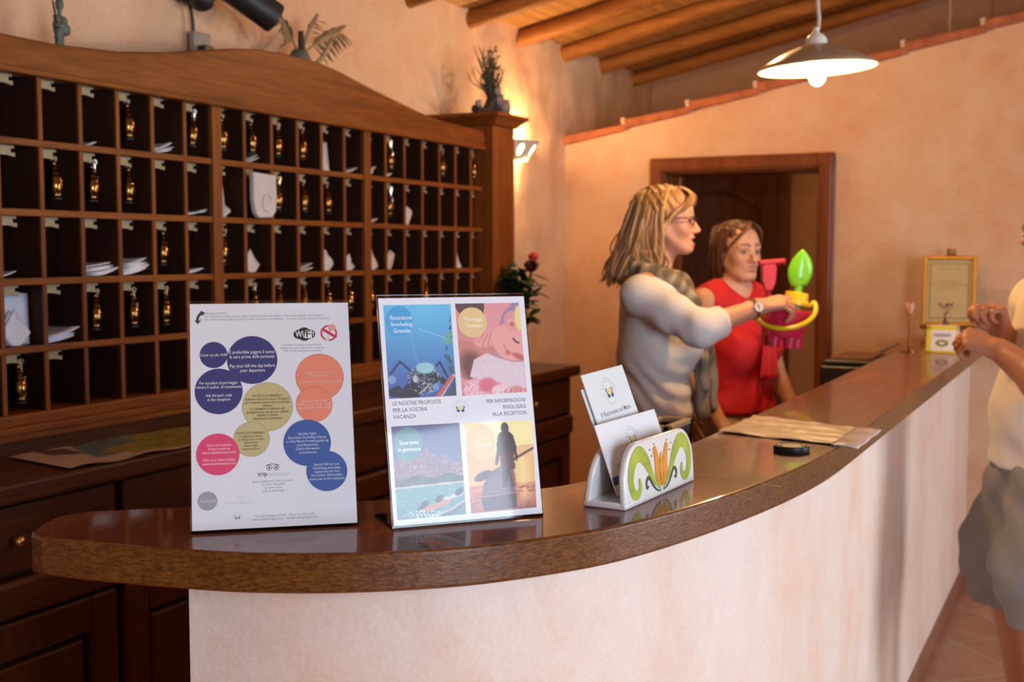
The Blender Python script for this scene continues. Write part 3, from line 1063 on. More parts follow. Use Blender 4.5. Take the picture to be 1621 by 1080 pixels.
# wifi badge
bd = [disc_part(P1, 'wifi_badge', H1(*p), r * mmx, (0.012, 0.012, 0.014), 2 + k * .1) for k, (p, r) in enumerate([((508, 211), 21), ((534, 210), 31), ((560, 210), 21)])]
put(P1, flat_poly([H1(*p) for p in ((508, 190), (560, 190), (560, 231), (508, 231))]), 'wifi_badge', (0.012, 0.012, 0.014), 2.4)
put(P1, flat_poly([H1(*p) for p in ((540, 194), (566, 194), (574, 202), (574, 218), (566, 227), (533, 227), (536, 212))]), 'wifi_badge', WHT, 2.8)
txt(P1, 'Wi', *H1(514, 211), 36 * mmx, 0.0125, WHT, 3.4, bold=0.00018, name='wifi_lettering')
txt(P1, 'Fi', *H1(556, 211), 31 * mmx, 0.0125, (0.012, 0.012, 0.014), 3.6, bold=0.00018, name='wifi_lettering')
# no smoking sign
cx = H1(638, 206)
disc_part(P1, 'no_smoking_icon', cx, 37 * mmx, (0.62, 0.03, 0.10), 2, ring=29 * mmx)
put(P1, flat_poly([H1(*p) for p in ((633, 176), (655, 166), (670, 178), (662, 196), (640, 200))]), 'no_smoking_icon', (0.78, 0.36, 0.30), 2.3)
put(P1, flat_line([H1(645, 190), H1(632, 236)], 0.0042), 'no_smoking_icon', (0.70, 0.68, 0.62), 2.2)
put(P1, flat_line([H1(611, 189), H1(668, 223)], 0.0040), 'no_smoking_icon', (0.62, 0.03, 0.10), 2.6)
# owl logo
for dx in (-15, 15):
    disc_part(P1, 'owl_logo', H1(398 + dx, 776), 12 * mmx, INK, 2, ring=9.5 * mmx)
    disc_part(P1, 'owl_logo', H1(398 + dx, 776), 4.5 * mmx, INK, 2.2)
put(P1, flat_line([H1(371, 766), H1(380, 763), H1(398, 760), H1(416, 763), H1(425, 766)], 0.0008), 'owl_logo', INK, 2.3)
txt(P1, 'trip', *H1(355, 803), 41 * mmx, 0.0085, INK, 2, bold=0.00012, name='logo_lettering')
txt(P1, 'advisor', *H1(424, 803), 88 * mmx, 0.0085, (0.50, 0.55, 0.56), 2, name='logo_lettering')


def emblem(parent, c, k, lay):
    "ring emblem with two dark flippers and a yellow sun"
    disc_part(parent, 'emblem', c, 1.0 * k, (0.60, 0.66, 0.74), lay, ring=0.93 * k)
    disc_part(parent, 'emblem', (c[0], c[1] + 0.15 * k), 0.26 * k, (0.85, 0.70, 0.15), lay + .4)
    dk_ = (0.035, 0.04, 0.14)
    for s in (-1, 1):
        put(parent, flat_poly([(c[0] + s * k * a, c[1] + k * b) for a, b in ((0.05, -0.22), (0.30, -0.05), (0.52, 0.05), (0.58, -0.25), (0.40, -0.42), (0.16, -0.38))][::s]), 'emblem', dk_, lay + .7)
        put(parent, flat_line([(c[0] + s * k * a, c[1] + k * b) for a, b in ((0.42, 0.05), (0.60, 0.22), (0.52, 0.36), (0.40, 0.32))], 0.12 * k), 'emblem', dk_, lay + .9)
    for i in range(9):
        t = PI * (0.12 + 0.095 * i)
        put(parent, flat_line([(c[0] + 1.12 * k * cos(t), c[1] + 1.12 * k * sin(t)), (c[0] + 1.28 * k * cos(t), c[1] + 1.28 * k * sin(t))], 0.07 * k), 'emblem_lettering', (0.30, 0.32, 0.38), lay + .2)


emblem(P1, H1(248, 985), 0.0052, 2)


# --- painted prints for the second stand
class Paint:
    def __init__(self, w, h, top, bottom):
        self.w, self.h = w, h
        self.X, self.Y = np.meshgrid(np.linspace(0, 1, w), np.linspace(0, 1, h))
        t = self.Y[..., None]
        self.a = np.array(top)[None, None] * (1 - t) + np.array(bottom)[None, None] * t
        self.r = np.random.default_rng(3)

    def over(self, mask, col):
        mask = np.clip(mask, 0, 1)[..., None]
        self.a = self.a * (1 - mask) + np.array(col, float) * mask
        return self

    def fbm(self, s, seed=0, ax=1.0):
        out, amp = 0, 1.0
        for o in range(4):
            k = s * 2 ** o
            out = out + amp * (np.sin(self.X * k * 6.1 * ax + seed * 1.7 + 2.2 * np.sin(self.Y * k * 4.3 + o + seed)) * np.sin(self.Y * k * 5.7 + seed * 2.3 + 1.9 * np.sin(self.X * k * 5.1 * ax + o * 2)))
            amp *= 0.6
        return out

    def ell(self, cx, cy, rx, ry, col, soft=0.03, rot=0.0, al=1.0):
        dx, dy = self.X - cx, (self.Y - cy)
        u, w = dx * cos(rot) + dy * sin(rot), -dx * sin(rot) + dy * cos(rot)
        d = np.sqrt((u / rx) ** 2 + (w / ry) ** 2)
        return self.over(al * (1 - (d - 1) / (soft / min(rx, ry)) - 0.0), col)

    def poly(self, pts, col, al=1.0):
        c = np.zeros_like(self.X, bool)
        n = len(pts)
        for i in range(n):
            x0, y0 = pts[i]
            x1, y1 = pts[(i + 1) % n]
            if y0 == y1: continue
            cond = ((self.Y < max(y0, y1)) & (self.Y >= min(y0, y1)) & (self.X < (x1 - x0) * (self.Y - y0) / (y1 - y0) + x0))
            c ^= cond
        return self.over(c * al, col)

    def line(self, pts, w, col, al=1.0):
        m = np.zeros_like(self.X)
        for (x0, y0), (x1, y1) in zip(pts[:-1], pts[1:]):
            dx, dy = x1 - x0, y1 - y0
            t = np.clip(((self.X - x0) * dx + (self.Y - y0) * dy) / (dx * dx + dy * dy + 1e-9), 0, 1)
            d = np.hypot(self.X - x0 - t * dx, (self.Y - y0 - t * dy) * 1.35)
            m = np.maximum(m, np.clip(1.5 - d / w, 0, 1))
        return self.over(m * al, col)

    def place(self, parent, c4, lay, name='photo_print'):
        "c4: corners top left, top right, bottom right, bottom left in sheet metres"
        a = np.clip(self.a, 0, 255) / 255
        lin = np.where(a <= 0.04045, a / 12.92, ((a + 0.055) / 1.055) ** 2.4)
        TL, TR, BR, BL = [np.array(p) for p in c4]
        X, Y = self.X[..., None], self.Y[..., None]
        P = (TL * (1 - X) + TR * X) * (1 - Y) + (BL * (1 - X) + BR * X) * Y
        V = np.concatenate([P, np.zeros_like(X)], 2).reshape(-1, 3)
        w, h = self.w, self.h
        idx = np.arange(w * h).reshape(h, w)
        F = np.stack([idx[:-1, :-1], idx[1:, :-1], idx[1:, 1:], idx[:-1, 1:]], -1).reshape(-1, 4)
        o = np_mesh(name, V, F, M['photo'], lin.reshape(-1, 3))
        o.parent = parent
        o.location = (0, 0, lay * 0.00005)
        return o


def np_mesh(name, V, F, mat, C=None, smooth=False):
    me = bpy.data.meshes.new(name)
    me.vertices.add(len(V))
    me.vertices.foreach_set('co', np.asarray(V, np.float32).ravel())
    k = F.shape[1]
    me.loops.add(F.size)
    me.loops.foreach_set('vertex_index', F.astype(np.int32).ravel())
    me.polygons.add(len(F))
    me.polygons.foreach_set('loop_start', np.arange(0, F.size, k, dtype=np.int32))
    me.polygons.foreach_set('loop_total', np.full(len(F), k, np.int32))
    if smooth:
        me.polygons.foreach_set('use_smooth', np.ones(len(F), bool))
    me.update(calc_edges=True)
    me.validate()
    if C is not None:
        ca = me.color_attributes.new('Col', 'FLOAT_COLOR', 'POINT')
        ca.data.foreach_set('color', np.concatenate([np.asarray(C, np.float32), np.ones((len(V), 1), np.float32)], 1).ravel())
    me.materials.append(mat)
    o = bpy.data.objects.new(name, me)
    COL.objects.link(o)
    return o


M['photo'] = vcol('photo_print', 0.45, coat=0.7)
s2, P2 = stand('excursion_stand', (-0.758, 1.400), math.radians(48.2), math.radians(13.0),
               'clear stand with a white poster of four holiday photos on the counter')
H2 = homog([(70, 62), (704, 55), (785, 985), (148, 1047)], [(-0.106, 0.304), (0.106, 0.304), (0.106, 0.0), (-0.106, 0.0)])
W_, H_ = 92, 124
p = Paint(W_, H_, (78, 176, 224), (62, 84, 158))                       # diver under blue water
p.ell(0.6, -0.1, 0.7, 0.4, (120, 205, 240), 0.5, 0, 0.4)
p.over((p.fbm(5, 2) > 0.35) * (p.X > 0.90 + 0.06 * np.sin(p.Y * 9)) * (p.Y > 0.1), (58, 92, 96))
p.over((p.fbm(9, 5) > -0.1) * (p.X > 0.82 + 0.16 * abs(p.Y - 0.37) * 8) * (abs(p.Y - 0.37) < 0.07), (110, 170, 150))
p.line([(0.49, 0.26), (0.90, 0.375)], 0.008, (150, 205, 235), 0.8)
p.line([(0.41, 0.33), (0.40, 0.52), (0.44, 0.60), (0.50, 0.66)], 0.006, (120, 180, 225), 0.7)
for q in ([(0.04, 0.74), (0.19, 0.61), (0.38, 0.74)], [(0.62, 0.74), (0.78, 0.63), (0.88, 0.79)]):
    p.line(q, 0.014, (34, 30, 60))
p.over((p.fbm(8, 1) > 0.0) * (np.hypot((p.X - 0.53) / 0.24, (p.Y - 0.80) / 0.14) < 1), (20, 22, 34))
p.ell(0.55, 0.80, 0.15, 0.12, (24, 26, 40), 0.03)
p.ell(0.35, 0.93, 0.17, 0.09, (20, 20, 34), 0.02, -0.4)
p.poly([(0.0, 0.90), (0.16, 0.86), (0.24, 0.94), (0.2, 1.0), (0, 0.97)], (30, 28, 52))
p.poly([(0.62, 0.72), (0.90, 0.83), (0.84, 0.88), (0.60, 0.80)], (26, 28, 40))
p.ell(0.56, 0.69, 0.12, 0.05, (150, 205, 215), 0.02)
p.ell(0.40, 0.80, 0.03, 0.035, (190, 200, 210), 0.012)
p.ell(0.55, 0.82, 0.055, 0.045, (74, 78, 96), 0.01); p.ell(0.55, 0.82, 0.03, 0.025, (30, 30, 44), 0.01)
p.ell(0.06, 0.80, 0.05, 0.04, (128, 160, 205), 0.01); p.ell(0.70, 0.90, 0.045, 0.035, (100, 140, 200), 0.01)
p.line([(0.45, 0.96), (0.62, 0.86)], 0.012, (196, 182, 150))
p.over((p.fbm(14, 7) > 0.6) * (np.hypot((p.X - 0.53) / 0.26, (p.Y - 0.82) / 0.16) < 1), (160, 175, 190))
p.poly([(0.98, 0.76), (1, 0.78), (0.80, 0.99), (0.72, 1.0)], (206, 190, 186)); p.poly([(0.94, 0.77), (0.98, 0.79), (0.76, 1.0), (0.68, 1.0)], (196, 96, 74))
p.poly([(1, 0.80), (1, 1.0), (0.84, 1.0)], (64, 78, 92))
p.ell(0.22, 0.18, 0.20, 0.17, (66, 160, 214), 0.004, 0, 0.5)
qd = lambda *z: [H2(*q) for q in z]
p.place(P2, qd((93, 92), (387, 88), (416, 485), (123, 500)), 1)

p = Paint(W_, H_, (150, 128, 170), (214, 150, 140))                    # massage
p.over((p.X < 0.45) * (p.Y < 0.2), (92, 58, 52))
p.poly([(0.0, 0.05), (0.25, 0.30), (0.62, 0.50), (0.30, 0.62), (0.0, 0.70)], (214, 140, 128))
p.poly([(0.0, 0.40), (0.40, 0.45), (0.66, 0.50), (0.40, 0.60), (0.18, 0.78), (0.0, 0.82)], (204, 128, 114))
p.ell(0.20, 0.70, 0.16, 0.12, (110, 64, 58), 0.08, 0.6, 0.8)
p.poly([(0.45, 0.0), (0.90, 0.0), (0.72, 0.12), (0.60, 0.36), (0.40, 0.46), (0.28, 0.42), (0.42, 0.20)], (228, 150, 152))
for q in ([(0.56, 0.30), (0.50, 0.44)], [(0.49, 0.32), (0.42, 0.46)], [(0.43, 0.34), (0.33, 0.46)], [(0.38, 0.32), (0.28, 0.43)]):
    p.line(q, 0.042, (232, 158, 152)); p.line([(q[0][0] + 0.035, q[0][1]), (q[1][0] + 0.035, q[1][1])], 0.007, (190, 104, 100), 0.7)
p.ell(0.80, 0.44, 0.26, 0.19, (234, 164, 154), 0.02, 0.25)
p.ell(0.88, 0.20, 0.13, 0.10, (222, 152, 146), 0.02)
p.ell(0.86, 0.23, 0.06, 0.045, (238, 170, 160), 0.02); p.ell(0.86, 0.24, 0.03, 0.02, (196, 108, 100), 0.02)
p.ell(0.98, 0.17, 0.06, 0.12, (238, 214, 130), 0.02)
p.line([(0.86, 0.40), (0.90, 0.44), (0.94, 0.45)], 0.014, (86, 54, 56))
p.line([(0.70, 0.46), (0.74, 0.55)], 0.010, (206, 126, 116)); p.ell(0.76, 0.555, 0.03, 0.02, (206, 104, 104), 0.015)
p.ell(0.92, 0.60, 0.07, 0.022, (198, 96, 100), 0.02, 0.3)
p.poly([(0.14, 0.80), (0.22, 0.62), (0.42, 0.55), (0.56, 0.60), (0.80, 0.66), (1.0, 0.66), (1.0, 0.97), (0.60, 0.92), (0.30, 0.84)], (226, 206, 212))
p.over(0.25 * np.clip(p.fbm(6, 3), 0, 1) * (p.Y > 0.62) * (p.X > 0.2), (200, 170, 182))
p.over((p.Y > 0.80 + 0.16 * p.X + 0.02 * np.sin(p.X * 20)), (224, 150, 156))
p.ell(0.25, 0.93, 0.20, 0.08, (238, 190, 196), 0.03); p.ell(0.40, 0.90, 0.10, 0.06, (222, 110, 132), 0.04); p.ell(0.60, 0.96, 0.12, 0.05, (240, 206, 208), 0.02)
p.over(0.6 * (p.fbm(7, 9) > 0.5) * (p.Y > 0.86 + 0.1 * p.X), (196, 96, 110))
p.place(P2, qd((407, 86), (683, 83), (718, 468), (440, 486)), 1)

p = Paint(W_, H_, (84, 84, 128), (120, 130, 150))                      # bay with mountain and boats
ridge = 0.42 - 0.14 * np.sin(np.clip(p.X * 1.1 + 0.12, 0, 1) * 3.0) + 0.03 * np.sin(p.X * 23) + 0.02 * np.sin(p.X * 47 + 1)
m = np.clip(0.5 + 0.22 * p.fbm(7, 4), 0, 1)
mt = (p.Y > ridge)
p.over(mt * 1.0, (150, 112, 116)); p.over(mt * m * 0.8, (104, 76, 92)); p.over(mt * (p.fbm(10, 8) > 0.7), (188, 150, 142))
p.over((p.Y > 0.56 + 0.02 * np.sin(p.X * 14)), (58, 62, 56)); p.over((p.Y > 0.56) * (p.fbm(16, 3) > 0.4), (92, 92, 72))
p.over((p.Y > 0.655 - 0.02 * p.X), (196, 178, 160))
sea = (p.Y > 0.675 - 0.02 * p.X)
p.over(sea, (92, 148, 140)); p.over(sea * np.clip((p.Y - 0.72) / 0.3, 0, 1), (84, 124, 130))
p.over(sea * 0.4 * (p.fbm(12, 2, 0.3) > 0.6), (140, 178, 170))
p.poly([(0.36, 0.90), (0.62, 0.84), (0.80, 0.82), (0.76, 0.87), (0.56, 0.92), (0.40, 0.94)], (202, 120, 88))
p.poly([(0.54, 0.82), (0.76, 0.79), (0.98, 0.75), (0.97, 0.79), (0.74, 0.83)], (206, 190, 184))
for (a, b) in ((0.33, 0.92), (0.40, 0.86), (0.62, 0.81), (0.92, 0.75)):
    p.ell(a, b, 0.055, 0.03, (44, 40, 44), 0.01, -0.4)
p.poly([(0.5, 1.0), (0.78, 0.95), (1.0, 0.86), (1.0, 0.90), (0.80, 1.0)], (96, 92, 92)); p.line([(0.5, 0.99), (0.78, 0.935), (1.0, 0.85)], 0.014, (190, 180, 170))
p.over((p.fbm(10, 6) > 0.5) * (np.hypot((p.X - 0.40) / 0.30, (p.Y - 0.96) / 0.045) < 1), (226, 232, 232))
p.ell(0.23, 0.20, 0.205, 0.185, (86, 132, 134), 0.004, 0, 0.92)
p.place(P2, qd((133, 620), (428, 602), (460, 992), (163, 1022)), 1)

p = Paint(W_, H_, (244, 206, 116), (240, 170, 110))                    # paddler at sunset
p.ell(0.72, 0.10, 0.50, 0.42, (255, 240, 168), 0.35, 0, 0.9)
p.over(np.clip((0.42 - abs(p.Y - 0.36)) / 0.42, 0, 1) * (p.X < 0.35) * 0.5, (244, 160, 96))
p.over((p.Y > 0.30 + 0.03 * np.sin(p.X * 5)) * (p.Y < 0.42) * 0.5, (232, 150, 104))
sea = (p.Y > 0.41)
p.over(sea, (238, 176, 112)); p.over(sea * np.clip(1 - abs(p.X - 0.82) / 0.22, 0, 1), (252, 226, 150))
p.over(sea * (p.Y > 0.70), (214, 122, 92)); p.over((p.Y > 0.70) * np.clip(1 - abs(p.X - 0.82) / 0.2, 0, 1), (246, 196, 140))
p.over((p.Y > 0.72) * (p.fbm(11, 3, 0.25) > 0.3) * 0.6, (158, 78, 70))
p.over((p.Y > 0.84) * np.clip((p.Y - 0.84) / 0.16, 0, 1) * 0.7, (150, 82, 76))
p.line([(0.99, 0.32), (0.30, 0.59)], 0.016, (78, 40, 36)); p.ell(0.22, 0.60, 0.125, 0.045, (72, 38, 40), 0.008, -0.28)
p.poly([(0.17, 0.86), (0.22, 0.68), (0.34, 0.57), (0.48, 0.54), (0.62, 0.60), (0.68, 0.72), (0.70, 0.88), (0.66, 0.97), (0.20, 0.95)], (104, 74, 76))
p.poly([(0.24, 0.80), (0.30, 0.64), (0.46, 0.58), (0.60, 0.66), (0.63, 0.80)], (120, 92, 96))
p.poly([(0.16, 0.84), (0.70, 0.82), (0.70, 0.98), (0.20, 0.99)], (70, 40, 44)); p.line([(0.20, 0.83), (0.66, 0.81)], 0.012, (150, 110, 100))
SK = (66, 38, 40)
p.ell(0.585, 0.075, 0.052, 0.058, SK, 0.01)
p.poly([(0.55, 0.10), (0.63, 0.10), (0.70, 0.16), (0.735, 0.26), (0.755, 0.44), (0.72, 0.46), (0.695, 0.34), (0.69, 0.56), (0.70, 0.74), (0.64, 0.74), (0.60, 0.62),
        (0.56, 0.74), (0.50, 0.74), (0.49, 0.36), (0.47, 0.44), (0.44, 0.50), (0.405, 0.48), (0.44, 0.34), (0.455, 0.20), (0.49, 0.14)], SK)
p.poly([(0.49, 0.34), (0.70, 0.34), (0.705, 0.54), (0.49, 0.52)], (92, 44, 40))
p.line([(0.66, 0.56), (0.70, 0.74)], 0.02, (196, 96, 80), 0.8)
p.ell(0.22, 0.22, 0.215, 0.20, (244, 190, 120), 0.004, 0, 0.85)
p.place(P2, qd((450, 602), (740, 590), (760, 960), (480, 990)), 1)
disc_part(P2, 'yellow_disc', H2(483, 168), 0.0212, (0.78, 0.55, 0.24), 2.2)
rz2 = -0.03
for body, x, y, wpx, col, bd in [('Escursione\nSnorkeling\nGratuita', 174, 176, 92, (0.72, 0.86, 0.95), 0.0001), ('Massaggi\nThalasso', 486, 168, 82, (0.95, 0.86, 0.62), 0.0001),
                                ('Escursione\nin gommone', 212, 703, 92, (0.85, 0.92, 0.92), 0.0001), ('SUP\nlezioni gratis', 530, 680, 82, (0.95, 0.85, 0.62), 0.0)]:
    c = H2(x, y)
    txt(P2, body, c[0], c[1], wpx * 0.212 / 636, 0.0078, col, 3.5, bold=bd, spacing=1.15)
for body, x, y, wpx, al in [('LE NOSTRE PROPOSTE\nPER LA VOSTRA\nVACANZA', 139, 551, 206, 'LEFT'), ('PER INFORMAZIONI\nRIVOLGERSI\nALLA RECEPTION', 714, 529, 172, 'RIGHT')]:
    c = H2(x, y)
    txt(P2, body, c[0], c[1], wpx * 0.212 / 636, 0.0078, (0.05, 0.05, 0.06), 2, al, spacing=1.15)
emblem(P2, H2(433, 543), 0.0098, 2)
# ------------------------------------------------------------------ ceramic card holder
hold = empty('card_holder', (-0.6165, 1.690, ZC), math.radians(86.5), 'white glazed ceramic card holder painted with an orange tulip and green scrolls on the counter', 'card holder')
# local frame: x along the holder, -y towards the room (painted face), z up
HW = 0.131


def loaf(h, k=1.0):
    "rounded outline of one wall: nearly straight foot, big round shoulders"
    pts = [(-HW, 0.0), (HW, 0.0), (HW * 1.0, 0.030)]
    for i in range(9):
        t = PI / 2 * i / 8
        pts.append((HW - 0.052 + 0.052 * cos(t), 0.034 + (h - 0.034) * sin(t)))
    for i in range(9):
        t = PI / 2 * i / 8
        pts.append((-HW + 0.052 - 0.052 * sin(t), 0.034 + (h - 0.034) * cos(t)))
    pts.append((-HW, 0.030))
    return pts


LEAN = 0.06
mb = MB()
mb.prism(loaf(0.090), -0.0100, 0.0, 'Y', Matrix.Translation((0, -0.020, 0)) @ Matrix.Rotation(-LEAN, 4, 'X'))
mb.prism(loaf(0.090), 0.0, 0.0100, 'Y', Matrix.Translation((0, 0.028, 0)) @ Matrix.Rotation(LEAN * 2.4, 4, 'X'))
mb.box(-HW, HW, -0.030, 0.038, 0.0, 0.010)
mb.build('holder_body', M['ceramic'], hold, smooth=40, bevel=0.0035, seg=3)
face = bpy.data.objects.new('painted_front', None)
face.empty_display_size = 0.02
COL.objects.link(face)
face.parent = hold
face.matrix_local = Matrix.Translation((0, -0.0304, 0.0)) @ Matrix.Rotation(-LEAN, 4, 'X') @ Matrix.Rotation(PI / 2, 4, 'X')
# photo frame of the painting: (35..100, 60..97) of the zoomed holder -> local metres on the face
HH = homog([(360, 985), (832, 795), (826, 640), (395, 740)], [(-HW, 0.004), (HW, 0.004), (HW, 0.050), (-HW + 0.002, 0.052)])
GRN, DGR, ORG = plain('green_glaze', (0.40, 0.50, 0.07), 0.2, coat=0.5, vary=0.2), plain('dark_green_glaze', (0.075, 0.09, 0.075), 0.2, coat=0.5), plain('orange_glaze', (0.80, 0.33, 0.05), 0.2, coat=0.5, vary=0.15)


def brush(pts, ws, name, mat, lay):
    c = smooth_curve([(p[0], p[1], 0) for p in pts], 6)
    mb = MB()
    n = len(c)
    L, R = [], []
    for i, q in enumerate(c):
        t = (c[min(i + 1, n - 1)] - c[max(i - 1, 0)]).normalized()
        s = Vector((-t.y, t.x, 0))
        f = i / (n - 1) * (len(ws) - 1)
        k = int(min(f, len(ws) - 2))
        w = ws[k] + (ws[k + 1] - ws[k]) * (f - k)
        L.append(q + s * w)
        R.append(q - s * w)
    mb.add(L + R, [(i, n + i, n + i + 1, i + 1) for i in range(n - 1)])
    o = mb.build(name, mat, face)
    o.location = (0, 0, 0.0002 + lay * 0.00012)
    return o


for s in (-1, 1):
    brush([(s * a, b) for a, b in ((0.004, 0.010), (0.030, 0.030), (0.055, 0.060), (0.078, 0.073), (0.100, 0.064), (0.110, 0.042), (0.104, 0.022), (0.090, 0.015), (0.078, 0.024), (0.081, 0.038))],
          [.0012, .005, .0105, .0120, .0105, .0090, .0080, .0065, .0050, .003], 'green_scroll', GRN, 1)
    brush([(s * a, b) for a, b in ((0.004, 0.008), (0.020, 0.012), (0.034, 0.022), (0.046, 0.034), (0.056, 0.030), (0.055, 0.020), (0.048, 0.022))],
          [.0006, .0016, .0024, .0030, .0030, .0026, .001], 'dark_scroll', DGR, 2)
    brush([(s * 0.004, 0.016), (s * 0.015, 0.034), (s * 0.015, 0.054), (s * 0.024, 0.076)], [.001, .0075, .0085, .0048], 'tulip_petal', ORG, 3)
    for a, b in ((0.034, 0.064), (0.040, 0.074), (0.024, 0.080)):
        o = flat_disc(s * a, b, 0.0016, 10).build('dot', DGR, face)
        o.location = (0, 0, 0.0004)
brush([(0, 0.014), (0, 0.040), (0, 0.066)], [.001, .0075, .001], 'tulip_petal', ORG, 4)

# cards standing in it (each a thing of its own)
CARD = plain('card_stock', (0.74, 0.77, 0.77), 0.6, vary=0.02)


def card(w, h, loc, rz, lean, roll, label, line, col=CARD, big=1.0, blue=False):
    root = empty('leaflet', loc, rz, label, 'leaflet', 'leaflets in the card holder')
    sh = bpy.data.objects.new('sheet', None)
    o = MB().box(-w / 2, w / 2, 0, h, -0.0012, 0.0).build('sheet', col, root)
    o.matrix_local = Matrix.Rotation(PI / 2 - lean, 4, 'X') @ Matrix.Rotation(roll, 4, 'Z')
    if line:
        emblem(o, (0.0, h - 0.036), 0.0125 * big, 1)
        txt(o, line, 0.0, h - 0.065, w * 0.72, 0.0105, (0.13, 0.14, 0.20), 2, bold=0.0001)
    if blue:
        put(o, flat_poly([(-w / 2 + .001, 0.014), (w / 2 - .001, 0.014), (w / 2 - .001, 0.026), (-w / 2 + .001, 0.026)]), 'blue_band', (0.03, 0.06, 0.25), 1)
    return root


R0 = math.radians(86.5)


def hl(x, y, z):
    return Vector(hold.location) + Matrix.Rotation(R0, 3, 'Z') @ Vector((x, y, z))


card(0.215, 0.104, hl(-0.0135, -0.012, 0.0185), R0, 0.36, 0.0, 'white leaflet with a small emblem standing at the front of the card holder', 'Il Ristorante sul Mare', plain('white_card', (0.80, 0.79, 0.81), 0.6, vary=0.02), 1.4, True)
card(0.146, 0.180, hl(-0.010, 0.000, 0.0165), R0, 0.36, 0.03, 'tall pale green card with a small emblem and blue lettering behind the white leaflet', 'Il Ristorante sul Mare', big=1.5)
card(0.146, 0.158, hl(-0.016, 0.0045, 0.0165), R0, 0.36, 0.03, 'pale card hidden behind the tall green card, its corner showing at the left', None)

# ------------------------------------------------------------------ camera lens cap
lc = empty('lens_cap', (-0.506, 2.165, ZC), 0.3, 'round black lens cap lying on the counter', 'lens cap')
MB().lathe([(0.0005, 0.0), (0.031, 0.0), (0.0325, 0.002), (0.0325, 0.012), (0.031, 0.0135), (0.029, 0.0135), (0.028, 0.010), (0.0005, 0.010)], 40).build('rim', M['black'], lc, smooth=40)
MB().lathe([(0.0005, 0.0125), (0.024, 0.0125), (0.0255, 0.0105), (0.0255, 0.010)], 40).build('disc', plain('dark_grey_plastic', (0.05, 0.048, 0.045), 0.35), lc, smooth=40)
mb = MB()
for s in (-1, 1):
    mb.box(s * 0.021 - 0.005, s * 0.021 + 0.005, -0.008, 0.008, 0.0102, 0.0138)
mb.build('spring_tab', M['black'], lc, bevel=0.001)

# ------------------------------------------------------------------ long brown paper with a clear plastic end
pp = empty('wrapping_paper', (-0.56, 2.44, ZC), 0, 'long crumpled cream wrapping paper lying across the counter with its clear end over the edge', 'paper')
quad = [(-0.697, 2.335), (-0.452, 2.270), (-0.452, 2.500), (-0.692, 2.615)]


def PPt(u, t):
    a = Vector(quad[0]).lerp(Vector(quad[1]), u)
    b = Vector(quad[3]).lerp(Vector(quad[2]), u)
    q = a.lerp(b, t)
    e = 0.004 * mnoise.noise(Vector((u * 9, t * 5, 1)))
    z = 0.0035 + 0.0035 * mnoise.noise(Vector((u * 3.0, t * 11, 0.3))) + 0.002 * mnoise.noise(Vector((u * 9, t * 17, 2.3)))
    return (q.x + 0.56, q.y - 2.44 + e * (1 if t > 0.5 else -1) * abs(2 * t - 1), max(z, 0.0012))


MB().grid(PPt, 40, 26).build('sheet', plain('cream_wrapping_paper', (0.66, 0.50, 0.34), 0.42, vary=0.06, bscale=10, coat=0.3), pp, smooth=180, solid=0.0008)


def PPe(u, t):
    a = Vector((-0.455, 2.262)).lerp(Vector((-0.405, 2.262)), u)
    b = Vector((-0.455, 2.505)).lerp(Vector((-0.405, 2.520)), u)
    q = a.lerp(b, t)
    return (q.x + 0.56, q.y - 2.44, 0.0035 - 0.010 * max(0, u - 0.6) + 0.001 * sin(t * 14))


MB().grid(PPe, 8, 14).build('clear_end', plain('milky_plastic', (0.74, 0.70, 0.70), 0.2, coat=0.5, vary=0.03), pp, smooth=180, solid=0.0012)

# ------------------------------------------------------------------ tray on the work shelf
tr = empty('document_box', (-0.80, 2.30, 0.7655), 0, 'slate blue document box with a wooden rim behind the card holder', 'box')
mb = MB()
for x0, x1, y0, y1 in ((-0.010, 0.0, 0.04, 0.19), (-0.075, -0.065, 0.04, 0.19), (-0.075, 0.0, 0.04, 0.05), (-0.075, 0.0, 0.18, 0.19)):
    mb.box(x0, x1, y0, y1, 0.0, 0.318)
mb.box(-0.075, 0.0, 0.04, 0.19, 0.0, 0.01)
mb.build('box_body', plain('slate_blue_board', (0.045, 0.055, 0.08), 0.5), tr)
mb = MB()
for x0, x1, y0, y1 in ((-0.014, 0.002, 0.038, 0.192), (-0.077, -0.061, 0.038, 0.192), (-0.077, 0.002, 0.038, 0.054), (-0.077, 0.002, 0.176, 0.192)):
    mb.box(x0, x1, y0, y1, 0.3182, 0.330)
mb.build('wooden_rim', plain('pale_wood_rim', (0.46, 0.29, 0.14), 0.5, vary=0.2), tr, bevel=0.002)

# ------------------------------------------------------------------ far end of the counter
mon = empty('printer', (-0.87, 4.76, 0.7655), 0, 'black printer standing on the work shelf behind the far end of the counter', 'printer')
mb = MB()
mb.box(-0.10, 0.11, -0.18, 0.20, 0.0, 0.262)
mb.box(-0.09, 0.10, -0.17, 0.19, 0.262, 0.285)
mb.build('housing', M['black'], mon, bevel=0.010, seg=3)
MB().box(-0.07, 0.08, -0.15, 0.16, 0.2853, 0.292).build('brown_lid', plain('brown_lid', (0.16, 0.06, 0.02), 0.5), mon, bevel=0.002)
lt = empty('document_stand', (-0.85, 5.13, 0.7655), 0, 'sloping grey document stand leaning up behind the far end of the counter', 'stand')
m = Matrix.Translation((-0.075, 0, 0.232)) @ Matrix.Rotation(math.radians(-28), 4, 'Y')
MB().box(0.0, 0.165, -0.13, 0.13, -0.006, 0.006, m).build('sloping_board', plain('grey_board', (0.26, 0.25, 0.24), 0.4), lt, bevel=0.003)
MB().box(-0.06, 0.0, -0.10, 0.10, 0.0, 0.228).build('base_box', M['black'], lt, bevel=0.006)

